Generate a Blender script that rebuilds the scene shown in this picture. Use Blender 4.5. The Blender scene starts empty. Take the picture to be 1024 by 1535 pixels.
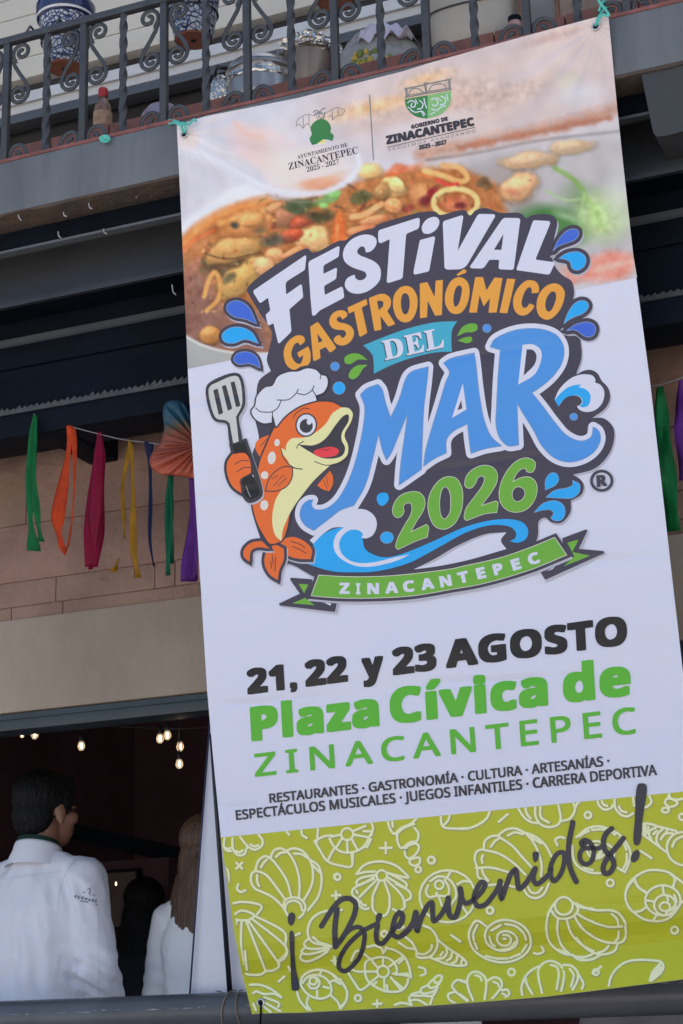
import bpy, bmesh, math, random
import numpy as np
from mathutils import Vector, Matrix, noise
from mathutils.geometry import tessellate_polygon
from mathutils.bvhtree import BVHTree
R = math.radians
random.seed(7)
SC = bpy.context.scene
COL = SC.collection

# ------------------------------------------------------------------ camera, sky, sun, exposure
FPX = 2679.0                                     # focal length in photo pixels (1024 x 1535)
UP = Vector((-0.02672306, -0.95842467, 0.28409158))
XR = Vector((0.92329277, -0.1325964, -0.36048393))
YI = Vector((0.38316621, 0.25266647, 0.88844995))
CAM = Vector((0, 0, 1.6))
def cam2w(v): return Vector((v.dot(XR), v.dot(YI), v.dot(UP)))
cam = bpy.data.cameras.new('camera'); camo = bpy.data.objects.new('camera', cam); COL.objects.link(camo)
M3 = Matrix((cam2w(Vector((1, 0, 0))), cam2w(Vector((0, -1, 0))), cam2w(Vector((0, 0, -1))))).transposed()
camo.matrix_world = Matrix.Translation(CAM) @ M3.to_4x4()
cam.sensor_fit = 'VERTICAL'; cam.sensor_height = 36.0; cam.sensor_width = 24.0
cam.lens = FPX / 1535 * 36.0
cam.clip_start = 0.05; cam.clip_end = 2000
SC.camera = camo
W = bpy.data.worlds.new('World'); SC.world = W; W.use_nodes = True
nt = W.node_tree
sky = nt.nodes.new('ShaderNodeTexSky'); sky.sky_type = 'NISHITA'; sky.sun_disc = False
SUN_EL, SUN_AZ = R(57), R(25)                  # azimuth measured clockwise from +Y
sky.sun_elevation = SUN_EL; sky.sun_rotation = SUN_AZ; sky.dust_density = 4.0; sky.air_density = 1.0
bg = nt.nodes['Background']; bg.inputs[1].default_value = 0.13
nt.links.new(sky.outputs[0], bg.inputs[0])
sl = bpy.data.lights.new('sun', 'SUN'); sl.energy = 4.4; sl.angle = R(0.53); sl.color = (1.0, 0.96, 0.91)
so = bpy.data.objects.new('sun', sl); COL.objects.link(so)
sd = Vector((math.sin(SUN_AZ) * math.cos(SUN_EL), math.cos(SUN_AZ) * math.cos(SUN_EL), math.sin(SUN_EL)))
so.rotation_euler = sd.to_track_quat('Z', 'Y').to_euler(); so.location = (0, -5, 12)
VS = SC.view_settings
VS.view_transform = 'Standard'; VS.look = 'None'; VS.gamma = 1.0; VS.use_curve_mapping = False
VS.exposure = 1.14

# ------------------------------------------------------------------ helpers
def ray(px, py): return cam2w(Vector((px - 512, py - 767.5, FPX)))
def at(px, py, Y):
    d = ray(px, py); return CAM + d * (Y / d.y)
def lin(c):
    c = c / 255.0; return c / 12.92 if c <= 0.04045 else ((c + 0.055) / 1.055) ** 2.4
def srgb(r, g, b): return (lin(r), lin(g), lin(b))
WHITE = srgb(198, 201, 229)
VINYL = (.775, .775, .875)                         # slightly blue-white, as printing vinyl is
def ink(r, g, b):                                # albedo of a printed colour relative to the bare vinyl
    return tuple(min(0.92, max(0.004, v * c / w)) for c, w, v in zip(srgb(r, g, b), WHITE, VINYL))
MATS = {}
def mat(name, col, rough=0.5, var=0.0, vscale=8.0, bump=0.0, bscale=30.0, metal=0.0, spec=0.5, emit=None, estr=0, trans=0.0, stretch=None, col2=None, alpha=1.0, sheen=0):
    if name in MATS: return MATS[name]
    m = bpy.data.materials.new(name); m.use_nodes = True; MATS[name] = m
    n = m.node_tree.nodes; l = m.node_tree.links; p = n['Principled BSDF']
    p.inputs['Base Color'].default_value = (*col, 1); p.inputs['Roughness'].default_value = rough
    p.inputs['Metallic'].default_value = metal; p.inputs['Specular IOR Level'].default_value = spec
    p.inputs['Transmission Weight'].default_value = trans; p.inputs['Alpha'].default_value = alpha
    if sheen: p.inputs['Sheen Weight'].default_value = sheen
    if emit: p.inputs['Emission Color'].default_value = (*emit, 1); p.inputs['Emission Strength'].default_value = estr
    if var or bump:
        tc = n.new('ShaderNodeTexCoord'); src = tc.outputs['Object']
        if stretch:
            mp = n.new('ShaderNodeMapping'); mp.inputs['Scale'].default_value = stretch
            l.new(src, mp.inputs[0]); src = mp.outputs[0]
    if var:
        t = n.new('ShaderNodeTexNoise'); t.inputs['Scale'].default_value = vscale; t.inputs['Detail'].default_value = 6; t.inputs['Roughness'].default_value = .65
        l.new(src, t.inputs['Vector'])
        r = n.new('ShaderNodeValToRGB'); r.color_ramp.elements[0].position = .3; r.color_ramp.elements[1].position = .7
        c2 = col2 or tuple(c * (1 + var) for c in col)
        r.color_ramp.elements[0].color = (*[c * (1 - var) for c in col], 1) if not col2 else (*col, 1)
        r.color_ramp.elements[1].color = (*c2, 1)
        l.new(t.outputs['Fac'], r.inputs[0]); l.new(r.outputs[0], p.inputs['Base Color'])
    if bump:
        t2 = n.new('ShaderNodeTexNoise'); t2.inputs['Scale'].default_value = bscale; t2.inputs['Detail'].default_value = 4
        l.new(src, t2.inputs['Vector'])
        b = n.new('ShaderNodeBump'); b.inputs['Strength'].default_value = bump; b.inputs['Distance'].default_value = .02
        l.new(t2.outputs['Fac'], b.inputs['Height']); l.new(b.outputs[0], p.inputs['Normal'])
    return m
def link(o, parent=None):
    COL.objects.link(o)
    if parent is not None:
        o.parent = parent
        o.matrix_parent_inverse = Matrix.Translation(parent.location).inverted()   # children are modelled in world space
    return o
def tag(o, label=None, cat=None, group=None, kind=None):
    for k, v in (('label', label), ('category', cat), ('group', group), ('kind', kind)):
        if v: o[k] = v
    return o
def thing(name, label, cat, loc, group=None):
    o = bpy.data.objects.new(name, None); o.location = loc; o.empty_display_size = .1; COL.objects.link(o)
    return tag(o, label, cat, group)
def obj(name, bm, mats, parent=None, smooth=False):
    me = bpy.data.meshes.new(name); bm.normal_update(); bm.to_mesh(me); bm.free()
    for m in (mats if isinstance(mats, (list, tuple)) else [mats]): me.materials.append(m)
    if smooth:
        me.shade_smooth()
        if smooth != 'all':
            me.set_sharp_from_angle(angle=R(smooth if smooth is not True else 40))
    return link(bpy.data.objects.new(name, me), parent)
NB = bmesh.new
def box(bm, x0, x1, y0, y1, z0, z1, bev=0.0, mi=0):
    vs = [bm.verts.new(p) for p in ((x0,y0,z0),(x1,y0,z0),(x1,y1,z0),(x0,y1,z0),(x0,y0,z1),(x1,y0,z1),(x1,y1,z1),(x0,y1,z1))]
    fs = [bm.faces.new([vs[i] for i in f]) for f in ((3,2,1,0),(4,5,6,7),(0,1,5,4),(1,2,6,5),(2,3,7,6),(3,0,4,7))]
    for f in fs: f.material_index = mi
    if bev:
        es = list({e for f in fs for e in f.edges})
        bmesh.ops.bevel(bm, geom=es, offset=bev, segments=2, affect='EDGES', profile=.6)
def frames(pts):
    T = []
    for i in range(len(pts)):
        a = pts[max(i - 1, 0)]; b = pts[min(i + 1, len(pts) - 1)]
        t = (b - a); T.append(t.normalized() if t.length > 1e-9 else Vector((0, 0, 1)))
    ref = Vector((0, 1, 0)) if abs(T[0].y) < .9 else Vector((1, 0, 0))
    out = []
    n = (ref - T[0] * ref.dot(T[0])).normalized()
    for t in T:
        n = (n - t * n.dot(t)).normalized(); out.append((n, t.cross(n)))
    return out
def tube(bm, pts, r, seg=8, rx=None, twist=0, caps=True, phase=0):
    pts = [Vector(p) for p in pts]; fr = frames(pts); rings = []
    for i, (p, (n, b)) in enumerate(zip(pts, fr)):
        rr = r[i] if isinstance(r, (list, tuple)) else r
        r2 = rx if rx is not None else rr
        ring = []
        for k in range(seg):
            a = 2 * math.pi * k / seg + twist * i + phase
            ring.append(bm.verts.new(p + n * (rr * math.cos(a)) + b * (r2 * math.sin(a))))
        rings.append(ring)
    for a, b in zip(rings, rings[1:]):
        for k in range(seg): bm.faces.new((a[k], a[(k+1) % seg], b[(k+1) % seg], b[k]))
    if caps: bm.faces.new(rings[0][::-1]); bm.faces.new(rings[-1])
def lathe(bm, prof, c, seg=32, mi=0, sx=1, sy=1, tilt=None):
    c = Vector(c); rings = []
    for r, z in prof:
        if r < 1e-6: rings.append([bm.verts.new(c + ((tilt @ Vector((0,0,z))) if tilt else Vector((0,0,z))))])
        else:
            ring = []
            for k in range(seg):
                a = 2 * math.pi * k / seg; v = Vector((r * sx * math.cos(a), r * sy * math.sin(a), z))
                ring.append(bm.verts.new(c + (tilt @ v if tilt else v)))
            rings.append(ring)
    for a, b in zip(rings, rings[1:]):
        for k in range(seg):
            k2 = (k + 1) % seg
            if len(a) == 1 and len(b) == 1: continue
            if len(a) == 1: f = (a[0], b[k2], b[k])
            elif len(b) == 1: f = (a[k], a[k2], b[0])
            else: f = (a[k], a[k2], b[k2], b[k])
            bm.faces.new(f).material_index = mi
def catmull(pts, n=6, closed=False):
    P = [np.array(p, float) for p in pts]; out = []
    N = len(P)
    if N < 3: return [tuple(p) for p in P]
    rng = range(N if closed else N - 1)
    for i in rng:
        p1, p2 = P[i], P[(i + 1) % N]
        p0 = P[i - 1] if (closed or i > 0) else 2 * p1 - p2
        p3 = P[(i + 2) % N] if (closed or i + 2 < N) else 2 * p2 - p1
        d0, d1, d2 = [max(np.linalg.norm(b - a), 1e-6) ** .5 for a, b in ((p0,p1),(p1,p2),(p2,p3))]
        m1 = ((p1-p0)/d0 - (p2-p0)/(d0+d1) + (p2-p1)/d1) * d1
        m2 = ((p2-p1)/d1 - (p3-p1)/(d1+d2) + (p3-p2)/d2) * d1
        for k in range(n):
            t = k / n
            out.append(tuple((2*t**3-3*t*t+1)*p1 + (t**3-2*t*t+t)*m1 + (-2*t**3+3*t*t)*p2 + (t**3-t*t)*m2))
    if not closed: out.append(tuple(P[-1]))
    return out

# ------------------------------------------------------------------ depths of the place (metres from the camera along the facade normal)
Y0 = 4.02                                        # front of the balcony fascia
YRAIL = 4.04                                     # balcony railing
YWALL = 4.56                                     # stone wall under the balcony
YBAR = 4.52                                      # lower steel rail
XL, XR_ = -4.2, 2.6
M_STEEL = mat('grey_painted_steel', (.105, .112, .125), .42, .12, 5, .06, 60)
M_FASC = mat('weathered_fascia_paint', (.128, .139, .146), .5, .24, 7, .2, 40, stretch=(1, 1, .16))
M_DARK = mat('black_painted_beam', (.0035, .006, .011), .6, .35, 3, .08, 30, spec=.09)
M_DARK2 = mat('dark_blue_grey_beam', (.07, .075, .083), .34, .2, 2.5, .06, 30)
M_RUST = mat('dirty_concrete_edge', (.05, .043, .04), .85, .6, 9, .5, 25, col2=(.12, .075, .045))
M_IRON = mat('wrought_iron_paint', (.043, .046, .050), .45, .25, 20, .1, 90)
M_TILE = mat('red_clay_tile', (.20, .085, .065), .7, .3, 14, .2, 50)

# ------------------------------------------------------------------ ground
bm = NB(); box(bm, -400, 400, -400, 400, -.3, 0)
tag(obj('ground', bm, mat('plaza_paving', (.42, .395, .37), .85, .25, 1.5, .3, 12)), kind='structure')

# ------------------------------------------------------------------ building
B = thing('stone_building', 'stone building front with dark steel balcony beams over an open restaurant bay', 'building', (-.8, YWALL, 0))
def band(name, prof, m, smooth=False, parent=None, x0=XL, x1=XR_):
    """open profile (px row at px x=130, Y) extruded along the facade"""
    pts = [(at(130, y, Y).z, Y) for y, Y in prof]
    b = NB(); va = [b.verts.new((x0, Y, z)) for z, Y in pts]; vb = [b.verts.new((x1, Y, z)) for z, Y in pts]
    for i in range(len(pts) - 1): b.faces.new((va[i], va[i+1], vb[i+1], vb[i]))
    return obj(name, b, m, parent or B, smooth)
def zof(y, Y): return at(130, y, Y).z
zf_t, zf_b = zof(214, Y0), zof(292, Y0)
bm = NB(); box(bm, XL, XR_, Y0, Y0 + .05, zf_b, zf_t, .004); obj('fascia', bm, M_FASC, B, True)
# rough under-edge with drips
bm = NB(); n = 160; prev = None
for i in range(n + 1):
    x = XL + (XR_ - XL) * i / n
    j = noise.noise((x * 9, 3, 1)) * .010
    row = [bm.verts.new((x, Y0 + .002, zf_b + .012 + j * .6)), bm.verts.new((x, Y0 + .004, zf_b - .006 + j)), bm.verts.new((x, Y0 + .06, zf_b - .012 + j * .7)), bm.verts.new((x, Y0 + .12, zf_b - .004))]
    if prev:
        for a in range(3): bm.faces.new((prev[a], prev[a+1], row[a+1], row[a]))
    prev = row
obj('fascia_edge', bm, M_RUST, B, True)
bm = NB(); box(bm, XL, XR_, Y0 + .05, 6.4, zf_b + .01, zf_t - .004); obj('balcony_slab', bm, mat('balcony_concrete', (.16, .15, .14), .9, .2, 6, .3, 20), B)
# stepped beams under the slab
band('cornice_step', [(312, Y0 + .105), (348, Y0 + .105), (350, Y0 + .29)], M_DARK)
bm = NB(); z = zof(352, Y0 + .10); box(bm, XL, XR_, Y0 + .095, Y0 + .12, z - .004, z + .004, .001); obj('cornice_bead', bm, M_STEEL, B)
prof = []
for k in range(13):                              # hollow moulding: the lower lip flares out to the sky
    t = k / 12; prof.append((354 + 78 * t, Y0 + .285 - .18 * t ** 1.7))
prof += [(436, Y0 + .10), (440, Y0 + .16)]
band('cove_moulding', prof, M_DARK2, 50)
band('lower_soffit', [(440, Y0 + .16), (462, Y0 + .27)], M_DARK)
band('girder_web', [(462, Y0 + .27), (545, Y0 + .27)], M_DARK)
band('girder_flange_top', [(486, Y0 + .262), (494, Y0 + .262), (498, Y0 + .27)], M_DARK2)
YB = Y0 + .22
bm = NB(); zt, zb = zof(596, YB), zof(636, YB)
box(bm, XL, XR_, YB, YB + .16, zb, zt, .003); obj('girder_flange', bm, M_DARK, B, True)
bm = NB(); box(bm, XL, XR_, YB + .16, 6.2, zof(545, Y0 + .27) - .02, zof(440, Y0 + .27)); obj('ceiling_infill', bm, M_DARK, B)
bm = NB(); z0_, z1_ = zof(545, Y0 + .27), zt
band('girder_lower_face', [(545, Y0 + .27), (598, YB + .04)], M_DARK)
# meander relief on the girder and the serrated trim on its flange
bm = NB(); rr = random.Random(3)
zc = zof(522, Y0 + .265)
for i in range(26):
    x = -3.2 + i * .135
    for (dx, dz, w, h) in ((0, .014, .05, .004), (0, -.006, .05, .004), (.062, .004, .004, .026), (.076, .004, .004, .026)):
        box(bm, x + dx, x + dx + w, Y0 + .258, Y0 + .272, zc + dz - h / 2, zc + dz + h / 2)
box(bm, -3.3, .5, Y0 + .2585, Y0 + .272, zc - .0225, zc + .0285)
obj('meander_relief', bm, M_DARK, B)
bm = NB(); x = XL
while x < XR_:
    w = .016 + .01 * rr.random(); h = .005 + .010 * rr.random() * (1 if x < -2.0 else .5)
    a = [bm.verts.new(p) for p in ((x, YB - .004, zt), (x + w, YB - .004, zt), (x + w * .8, YB - .006, zt + h))]
    b_ = [bm.verts.new(p) for p in ((x, YB + .001, zt), (x + w, YB + .001, zt), (x + w * .8, YB - .001, zt + h))]
    bm.faces.new(a); bm.faces.new(b_[::-1])
    for k in range(3): bm.faces.new((a[k], b_[k], b_[(k+1) % 3], a[(k+1) % 3]))
    x += w * .95
box(bm, XL, XR_, YB - .006, YB - .001, zt - .012, zt + .001)
obj('serrated_trim', bm, mat('frayed_trim', (.05, .053, .056), .7, .4, 40), B)
# drips / dirt threads hanging under the edges
for (px, py, Y, L) in ((27, 316, Y0 + .02, 18), (133, 307, Y0 + .03, 8), (87, 350, Y0 + .09, 9), (155, 346, Y0 + .09, 6), (258, 430, Y0 + .1, 14), (95, 321, Y0 + .02, 5), (200, 291, Y0 + .05, 6)):
    p = at(px, py, Y); d = L * .0019; bm = NB()
    tube(bm, [p + Vector((0, 0, .006)), p + Vector((.003, 0, -d * .6)), p + Vector((.012, 0, -d))], .0022, 5)
    obj('dirt_thread', bm, mat('dust_threads', (.35, .35, .35), .9), B)
# joists running into the wall
def joist(px0, px1, py, pylow, bev=.0):
    a = at(px0, py, YB + .16)
    zlow = at(px0, py, YB + .02).z
    x0 = at(px0, py, YB + .02).x; x1 = at(px1, py, YB + .02).x
    b = NB(); box(b, x0, x1, YB + .02, YWALL + .05, zlow, zt + .02, .006); return obj('joist', b, M_DARK, B, True)
joist(57, 100, 655, 700)
bm = NB(); p0 = at(957, 218, 4.03)
pts = [(957, 90), (962, 76), (975, 68), (1110, 32), (1110, 175), (1000, 203), (985, 205), (979, 198)]
va = [bm.verts.new(at(x, y, 4.03)) for x, y in pts]; vb = [bm.verts.new(v.co + Vector((0, .3, 0))) for v in va]
bm.faces.new(va[::-1]); bm.faces.new(vb)
for k in range(len(pts)): bm.faces.new((va[k], va[(k+1) % len(pts)], vb[(k+1) % len(pts)], vb[k]))
obj('beam_end', bm, mat('dull_grey_plate', (.043, .044, .045), .6, .12, 4), B)
# stone wall: blocks proud of the mortar
z_top = zof(560, YWALL); z_lin = zof(916, YWALL); 
xs0, xs1 = XL, XR_
rows = [(z_top, zof(772, YWALL)), (zof(772, YWALL), zof(858, YWALL)), (zof(858, YWALL), zof(896, YWALL)), (zof(896, YWALL), z_lin)]
seams = [[38, 197, 330, 520, 700, 880, 985], [-60, 285, 480, 690, 905, 1010], [85, 232, 262, 430, 640, 860, 1018], [20, 96, 300, 520, 760, 960]]
bm = NB(); box(bm, xs0, xs1, YWALL + .006, YWALL + .30, z_lin, z_top, mi=3)
rr = random.Random(5)
for (zt_, zb_), ss in zip(rows, seams):
    xsn = [xs0] + [at(s, 800, YWALL).x for s in ss] + [xs1]
    for i in range(len(xsn) - 1):
        g = .0014
        box(bm, xsn[i] + g, xsn[i+1] - g, YWALL + rr.uniform(0, .002), YWALL + .008, zb_ + g, zt_ - g, .0015, mi=rr.choice((0, 0, 1, 2)))
obj('stone_wall', bm, [mat('pink_stone', (.265, .16, .118), .8, .26, 4, .4, 30), mat('brown_stone', (.25, .158, .112), .8, .26, 4, .4, 30), mat('rosy_stone', (.275, .16, .118), .8, .26, 4, .4, 30), mat('stone_mortar', (.22, .115, .085), .9, .3, 30)], B, True)
# plastered lintel, its steel angle and the opening
xo0, xo1 = at(-420, 1100, YWALL).x, at(1290, 1100, YWALL).x
zl_b = zof(1057, YWALL)
bm = NB(); box(bm, xs0, xs1, YWALL - .012, YWALL + .30, zl_b, z_lin - .001, .004)
obj('lintel', bm, mat('stained_plaster', (.25, .195, .145), .85, .18, 1.6, .35, 22, col2=(.39, .315, .235), stretch=(1, 1, .6)), B, True)
zfr = zof(1083, YWALL)
bm = NB(); box(bm, xs0, xs1, YWALL + .0, YWALL + .1, zfr, zl_b - .002, .004)
box(bm, xs0, xs1, YWALL - .006, YWALL + .0, zl_b - .02, zl_b - .004)
obj('opening_frame', bm, mat('dark_teal_steel', (.022, .034, .04), .4, .2, 6), B, True)
FLOOR = .78
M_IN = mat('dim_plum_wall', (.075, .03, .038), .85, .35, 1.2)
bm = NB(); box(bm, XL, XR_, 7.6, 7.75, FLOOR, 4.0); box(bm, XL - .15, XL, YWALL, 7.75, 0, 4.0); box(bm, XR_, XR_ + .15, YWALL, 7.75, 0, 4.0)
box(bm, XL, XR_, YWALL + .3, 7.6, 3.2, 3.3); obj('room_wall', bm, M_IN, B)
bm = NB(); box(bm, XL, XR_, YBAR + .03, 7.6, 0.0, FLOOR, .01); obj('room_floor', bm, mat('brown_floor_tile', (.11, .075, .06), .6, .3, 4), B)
bm = NB()
pa, pb = at(120, 1247, 6.6), at(290, 1290, 6.6); dz = .035
for Yk in (6.6,):
    v = [bm.verts.new(p) for p in ((pa.x - 1.5, Yk, pa.z + .38 + dz), (pb.x + 1, Yk, pb.z - .25 + dz), (pb.x + 1, Yk, pb.z - .25 - dz), (pa.x - 1.5, Yk, pa.z + .38 - dz))]
    w = [bm.verts.new(q.co + Vector((0, .08, 0))) for q in v]
    bm.faces.new(v); bm.faces.new(w[::-1])
    for k in range(4): bm.faces.new((v[k], w[k], w[(k+1) % 4], v[(k+1) % 4]))
obj('stair_stringer', bm, M_DARK, B)
# upper storey behind the balcony: pale boards, a dark shadow gap and a white sill
YU = 5.0
M_CREAM = mat('cream_boards', (.50, .475, .41), .6, .07, 3, .1, 30)
bm = NB(); h = .088; ztop = zof(-260, YU)
zlo = at(0, 128, YU).z
z = zlo
while z < ztop:
    box(bm, XL, at(655, 20, YU).x, YU, YU + .06, z + .003, z + h, .003); z += h
obj('board_cladding', bm, M_CREAM, B, True)
bm = NB(); box(bm, XL - 4, XR_ + 5, YU + .05, YU + .25, zf_t, 8.6); box(bm, XL - 4, XL - .1, YWALL + .1, YU, 0, 8.6); box(bm, XR_ + .1, XR_ + 5, YWALL + .1, YU, 0, 8.6); obj('upper_wall_sun_block', bm, mat('shadow_gap', (.03, .028, .03), .8, .2, 4), B)  # dark back wall, raised out of view to keep the sun off the front
bm = NB(); a, b_ = at(0, 147, YU - .03).z, at(0, 177, YU - .03).z
box(bm, XL, at(655, 20, YU).x, YU - .03, YU + .02, b_, a, .004)
box(bm, XL, at(655, 20, YU).x, YU - .045, YU - .03, b_ + .03, b_ + .036)
obj('window_sill', bm, mat('white_sill_paint', (.52, .52, .52), .5, .06, 5), B, True)
bm = NB(); box(bm, XL, XR_, YU - .05, YU + .02, at(0, 190, YU - .05).z, at(0, 178, YU - .05).z, .003); obj('sill_trim', bm, M_DARK2, B, True)
bm = NB(); x0, x1 = at(838, 0, 4.9).x, XR_
box(bm, x0, x1, 4.86, 5.0, zf_t, ztop, .005); obj('corner_pier', bm, mat('tan_stone_pier', (.26, .185, .14), .8, .2, 6, .3, 30), B, True)
# tiled kerb at the balcony edge, behind the railing
zk = at(130, 195, 4.17).z
bm = NB(); x = XL
while x < XR_:
    box(bm, x, x + .196, 4.165, 4.60, zf_t - .01, zk, .004); x += .2
obj('tile_kerb', bm, M_TILE, B, True)
bm = NB(); box(bm, XL, XR_, Y0 - .003, Y0 + .13, zf_t - .001, zf_t + .010, .003); obj('red_oxide_strip', bm, mat('red_oxide_edge', (.21, .075, .065), .7, .45, 10, .2, 40), B, True)

# ------------------------------------------------------------------ balcony railing
RL = thing('balcony_railing', 'black wrought iron balcony railing with twisted bars and scrolls', 'railing', (-1.5, YRAIL, zf_t))
zr = at(0, 66, YRAIL).z
bm = NB(); box(bm, XL, XR_, YRAIL - .012, YRAIL + .012, zr - .011, zr + .011, .003); obj('top_rail', bm, M_IRON, RL, True)
FEET = [(7, 246), (68, 232), (124, 217), (184, 203), (246, 188), (309.5, 171), (372, 156), (438.5, 139), (504, 123), (573, 104.6), (641, 88), (713, 71), (791, 50), (867, 30), (940, 10), (1015, -8)]
zfoot = zf_t + .008
def scroll_pts(s):
    out = []
    for k in range(25):                          # upper volute
        t = k / 24; a = R(60) + t * R(540) ; r = 3 + 14.5 * t
        out.append((24 + s * 0 + r * math.cos(a), 23 - r * math.sin(a)))
    out += [(7.5, 34), (13, 47), (22, 62), (32, 77), (37, 90)]
    for k in range(22):
        t = k / 21; a = -t * R(520); r = 17 - 13 * t
        out.append((20 + r * math.cos(a), 95 - r * math.sin(a)))
    return out
def foot_pts():
    out = [(37, 0), (37, 10), (33, 19), (25, 25), (16, 25), (9, 19), (7, 10), (10, 4), (17, 2), (23, 5), (25, 11), (21, 15), (16, 13)]
    return catmull(out, 4)
for i, (px, py) in enumerate(FEET):
    X = at(px, py, YRAIL).x
    b = NB()
    if i % 2 == 0:
        box(b, X - .0105, X + .0105, YRAIL - .009, YRAIL + .009, zfoot - .01, zr - .01, .0015); obj('baluster', b, M_IRON, RL, True)
        u = .00192
        for s in (-1, 1):
            b = NB()
            P = [Vector((X + s * (a * u + .004), YRAIL, zr - .004 - v * u)) for a, v in catmull(scroll_pts(s), 1)]
            tube(b, P, .0038, 6, rx=.007); obj('scroll', b, M_IRON, RL, 'all')
            b = NB()
            P = [Vector((X + s * (a * u + .003), YRAIL, zfoot + .001 + v * u)) for a, v in foot_pts()]
            tube(b, P, .0035, 6, rx=.007); obj('foot_scroll', b, M_IRON, RL, 'all')
    else:
        n = 60; P = [Vector((X, YRAIL, zfoot - .01 + (zr - zfoot) * k / n)) for k in range(n + 1)]
        tube(b, P, .0125, 4, twist=.2, phase=.78); obj('baluster', b, M_IRON, RL, 25)
# ------------------------------------------------------------------ banner: a flat hanging sheet; its print is laid on it in thin layers
LEFT = [(265, 187), (272, 330), (281.5, 553), (290, 700), (299.6, 860), (310.6, 1036), (319, 1130), (331, 1255), (339, 1310), (350, 1390), (362, 1455), (378, 1520)]
RIGHT = [(912, 23), (925, 160), (940, 300), (949, 380), (975, 577), (1005.6, 849), (1024, 1009), (1036, 1120), (1052, 1260), (1080, 1462)]
TOP = [(265, 187), (277, 184), (309, 174), (446, 147), (607, 106), (640, 95.6), (760, 61.5), (828, 43), (900, 24), (912, 23)]
BOT = [(378, 1520), (392, 1519), (450, 1518), (624, 1509), (720, 1502), (819, 1494), (930, 1480), (1024, 1468), (1080, 1462)]
BP0 = at(265, 185, 3.995); BP1 = at(912, 20, 3.995)
BP2 = at(328, 1250, 3.995 * 4.763 / 4.5)
BN = (BP1 - BP0).cross(BP2 - BP0).normalized()
if BN.y > 0: BN = -BN
def bp(px, py, h=0.0):
    d = ray(px, py); t = (BP0 + BN * h - CAM).dot(BN) / d.dot(BN); return CAM + d * t
# soft horizontal folds in the lower part: (q, distance out of the plane); q = py corrected for the slope of the folds
FOLD = [(1290, 0), (1345, .002), (1390, .006), (1412, -.001), (1432, -.018), (1446, -.022), (1458, -.012), (1490, .022), (1560, .072)]
def foldq(px, py): return py + .10 * (px - 650)
def fold(px, py):
    q = foldq(px, py)
    if q <= FOLD[0][0]: return 0.0
    for (a, da), (b, db) in zip(FOLD, FOLD[1:]):
        if q <= b: return da + (db - da) * (q - a) / (b - a)
    return FOLD[-1][1]
def parse(s):
    out = []
    for w in s.split():
        c = w.endswith('*'); w = w.rstrip('*'); x, y = w.split(','); out.append((float(x), float(y), c))
    return out
Z = {'A1': (370,340,6.0235), 'A2': (500,320,6.0235), 'A3': (640,305,5.12), 'A4': (415,460,6.4), 'A5': (550,410,6.4), 'A6': (700,400,6.4), 'A7': (490,470,3.938),
     'B1': (430,540,4.096), 'B2': (620,470,3.303), 'B3': (820,330,8.08), 'B4': (820,550,9.03), 'B5': (560,670,3.793), 'B6': (430,740,3.793), 'B7': (640,700,3.657), 'B8': (400,780,3.657),
     'R5': (280,540,3.657), 'R3': (260,400,2.695), 'R6': (320,680,2.844), 'P': (0,0,1), 'L': (410,120,3.103),
     'C1': (420,1320,4.6545), 'C2': (600,1250,4.6545), 'C3': (780,1160,4.6545), 'C4': (325,1220,5.12), 'C5': (325,1360,5.12), 'C6': (500,1200,5.12), 'C7': (500,1350,5.12),
     'D1': (690,1190,5.12), 'D2': (690,1340,5.12), 'D3': (864,1180,6.4), 'D4': (864,1320,6.4)}
def zpts(z, s):
    ox, oy, k = Z[z]; return [(ox + x / k, oy + y / k, c) for x, y, c in parse(s)]
def smooth_closed(pts, n=6):
    cs = [i for i, p in enumerate(pts) if p[2]]
    P = [(p[0], p[1]) for p in pts]
    if not cs: return catmull(P, n, True)
    P = P[cs[0]:] + P[:cs[0]]; F = [p[2] for p in pts]; F = F[cs[0]:] + F[:cs[0]]
    P.append(P[0]); F.append(True); out = []; seg = [P[0]]
    for p, f in zip(P[1:], F[1:]):
        seg.append(p)
        if f: out += catmull(seg, n)[:-1] if len(seg) > 2 else seg[:-1]; seg = [p]
    return out
def round_corners(P, r):
    if r <= 0: return P
    out = []; N = len(P)
    for i in range(N):
        a, b, c = np.array(P[i-1]), np.array(P[i]), np.array(P[(i+1) % N])
        la, lc = np.linalg.norm(a-b), np.linalg.norm(c-b)
        if la < 1e-6 or lc < 1e-6: continue
        d = min(r, la * .45, lc * .45); p = b + (a-b)/la*d; q = b + (c-b)/lc*d
        for t in (0, .33, .67, 1): out.append(tuple((1-t)**2*p + 2*t*(1-t)*b + t*t*q))
    return out
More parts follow.
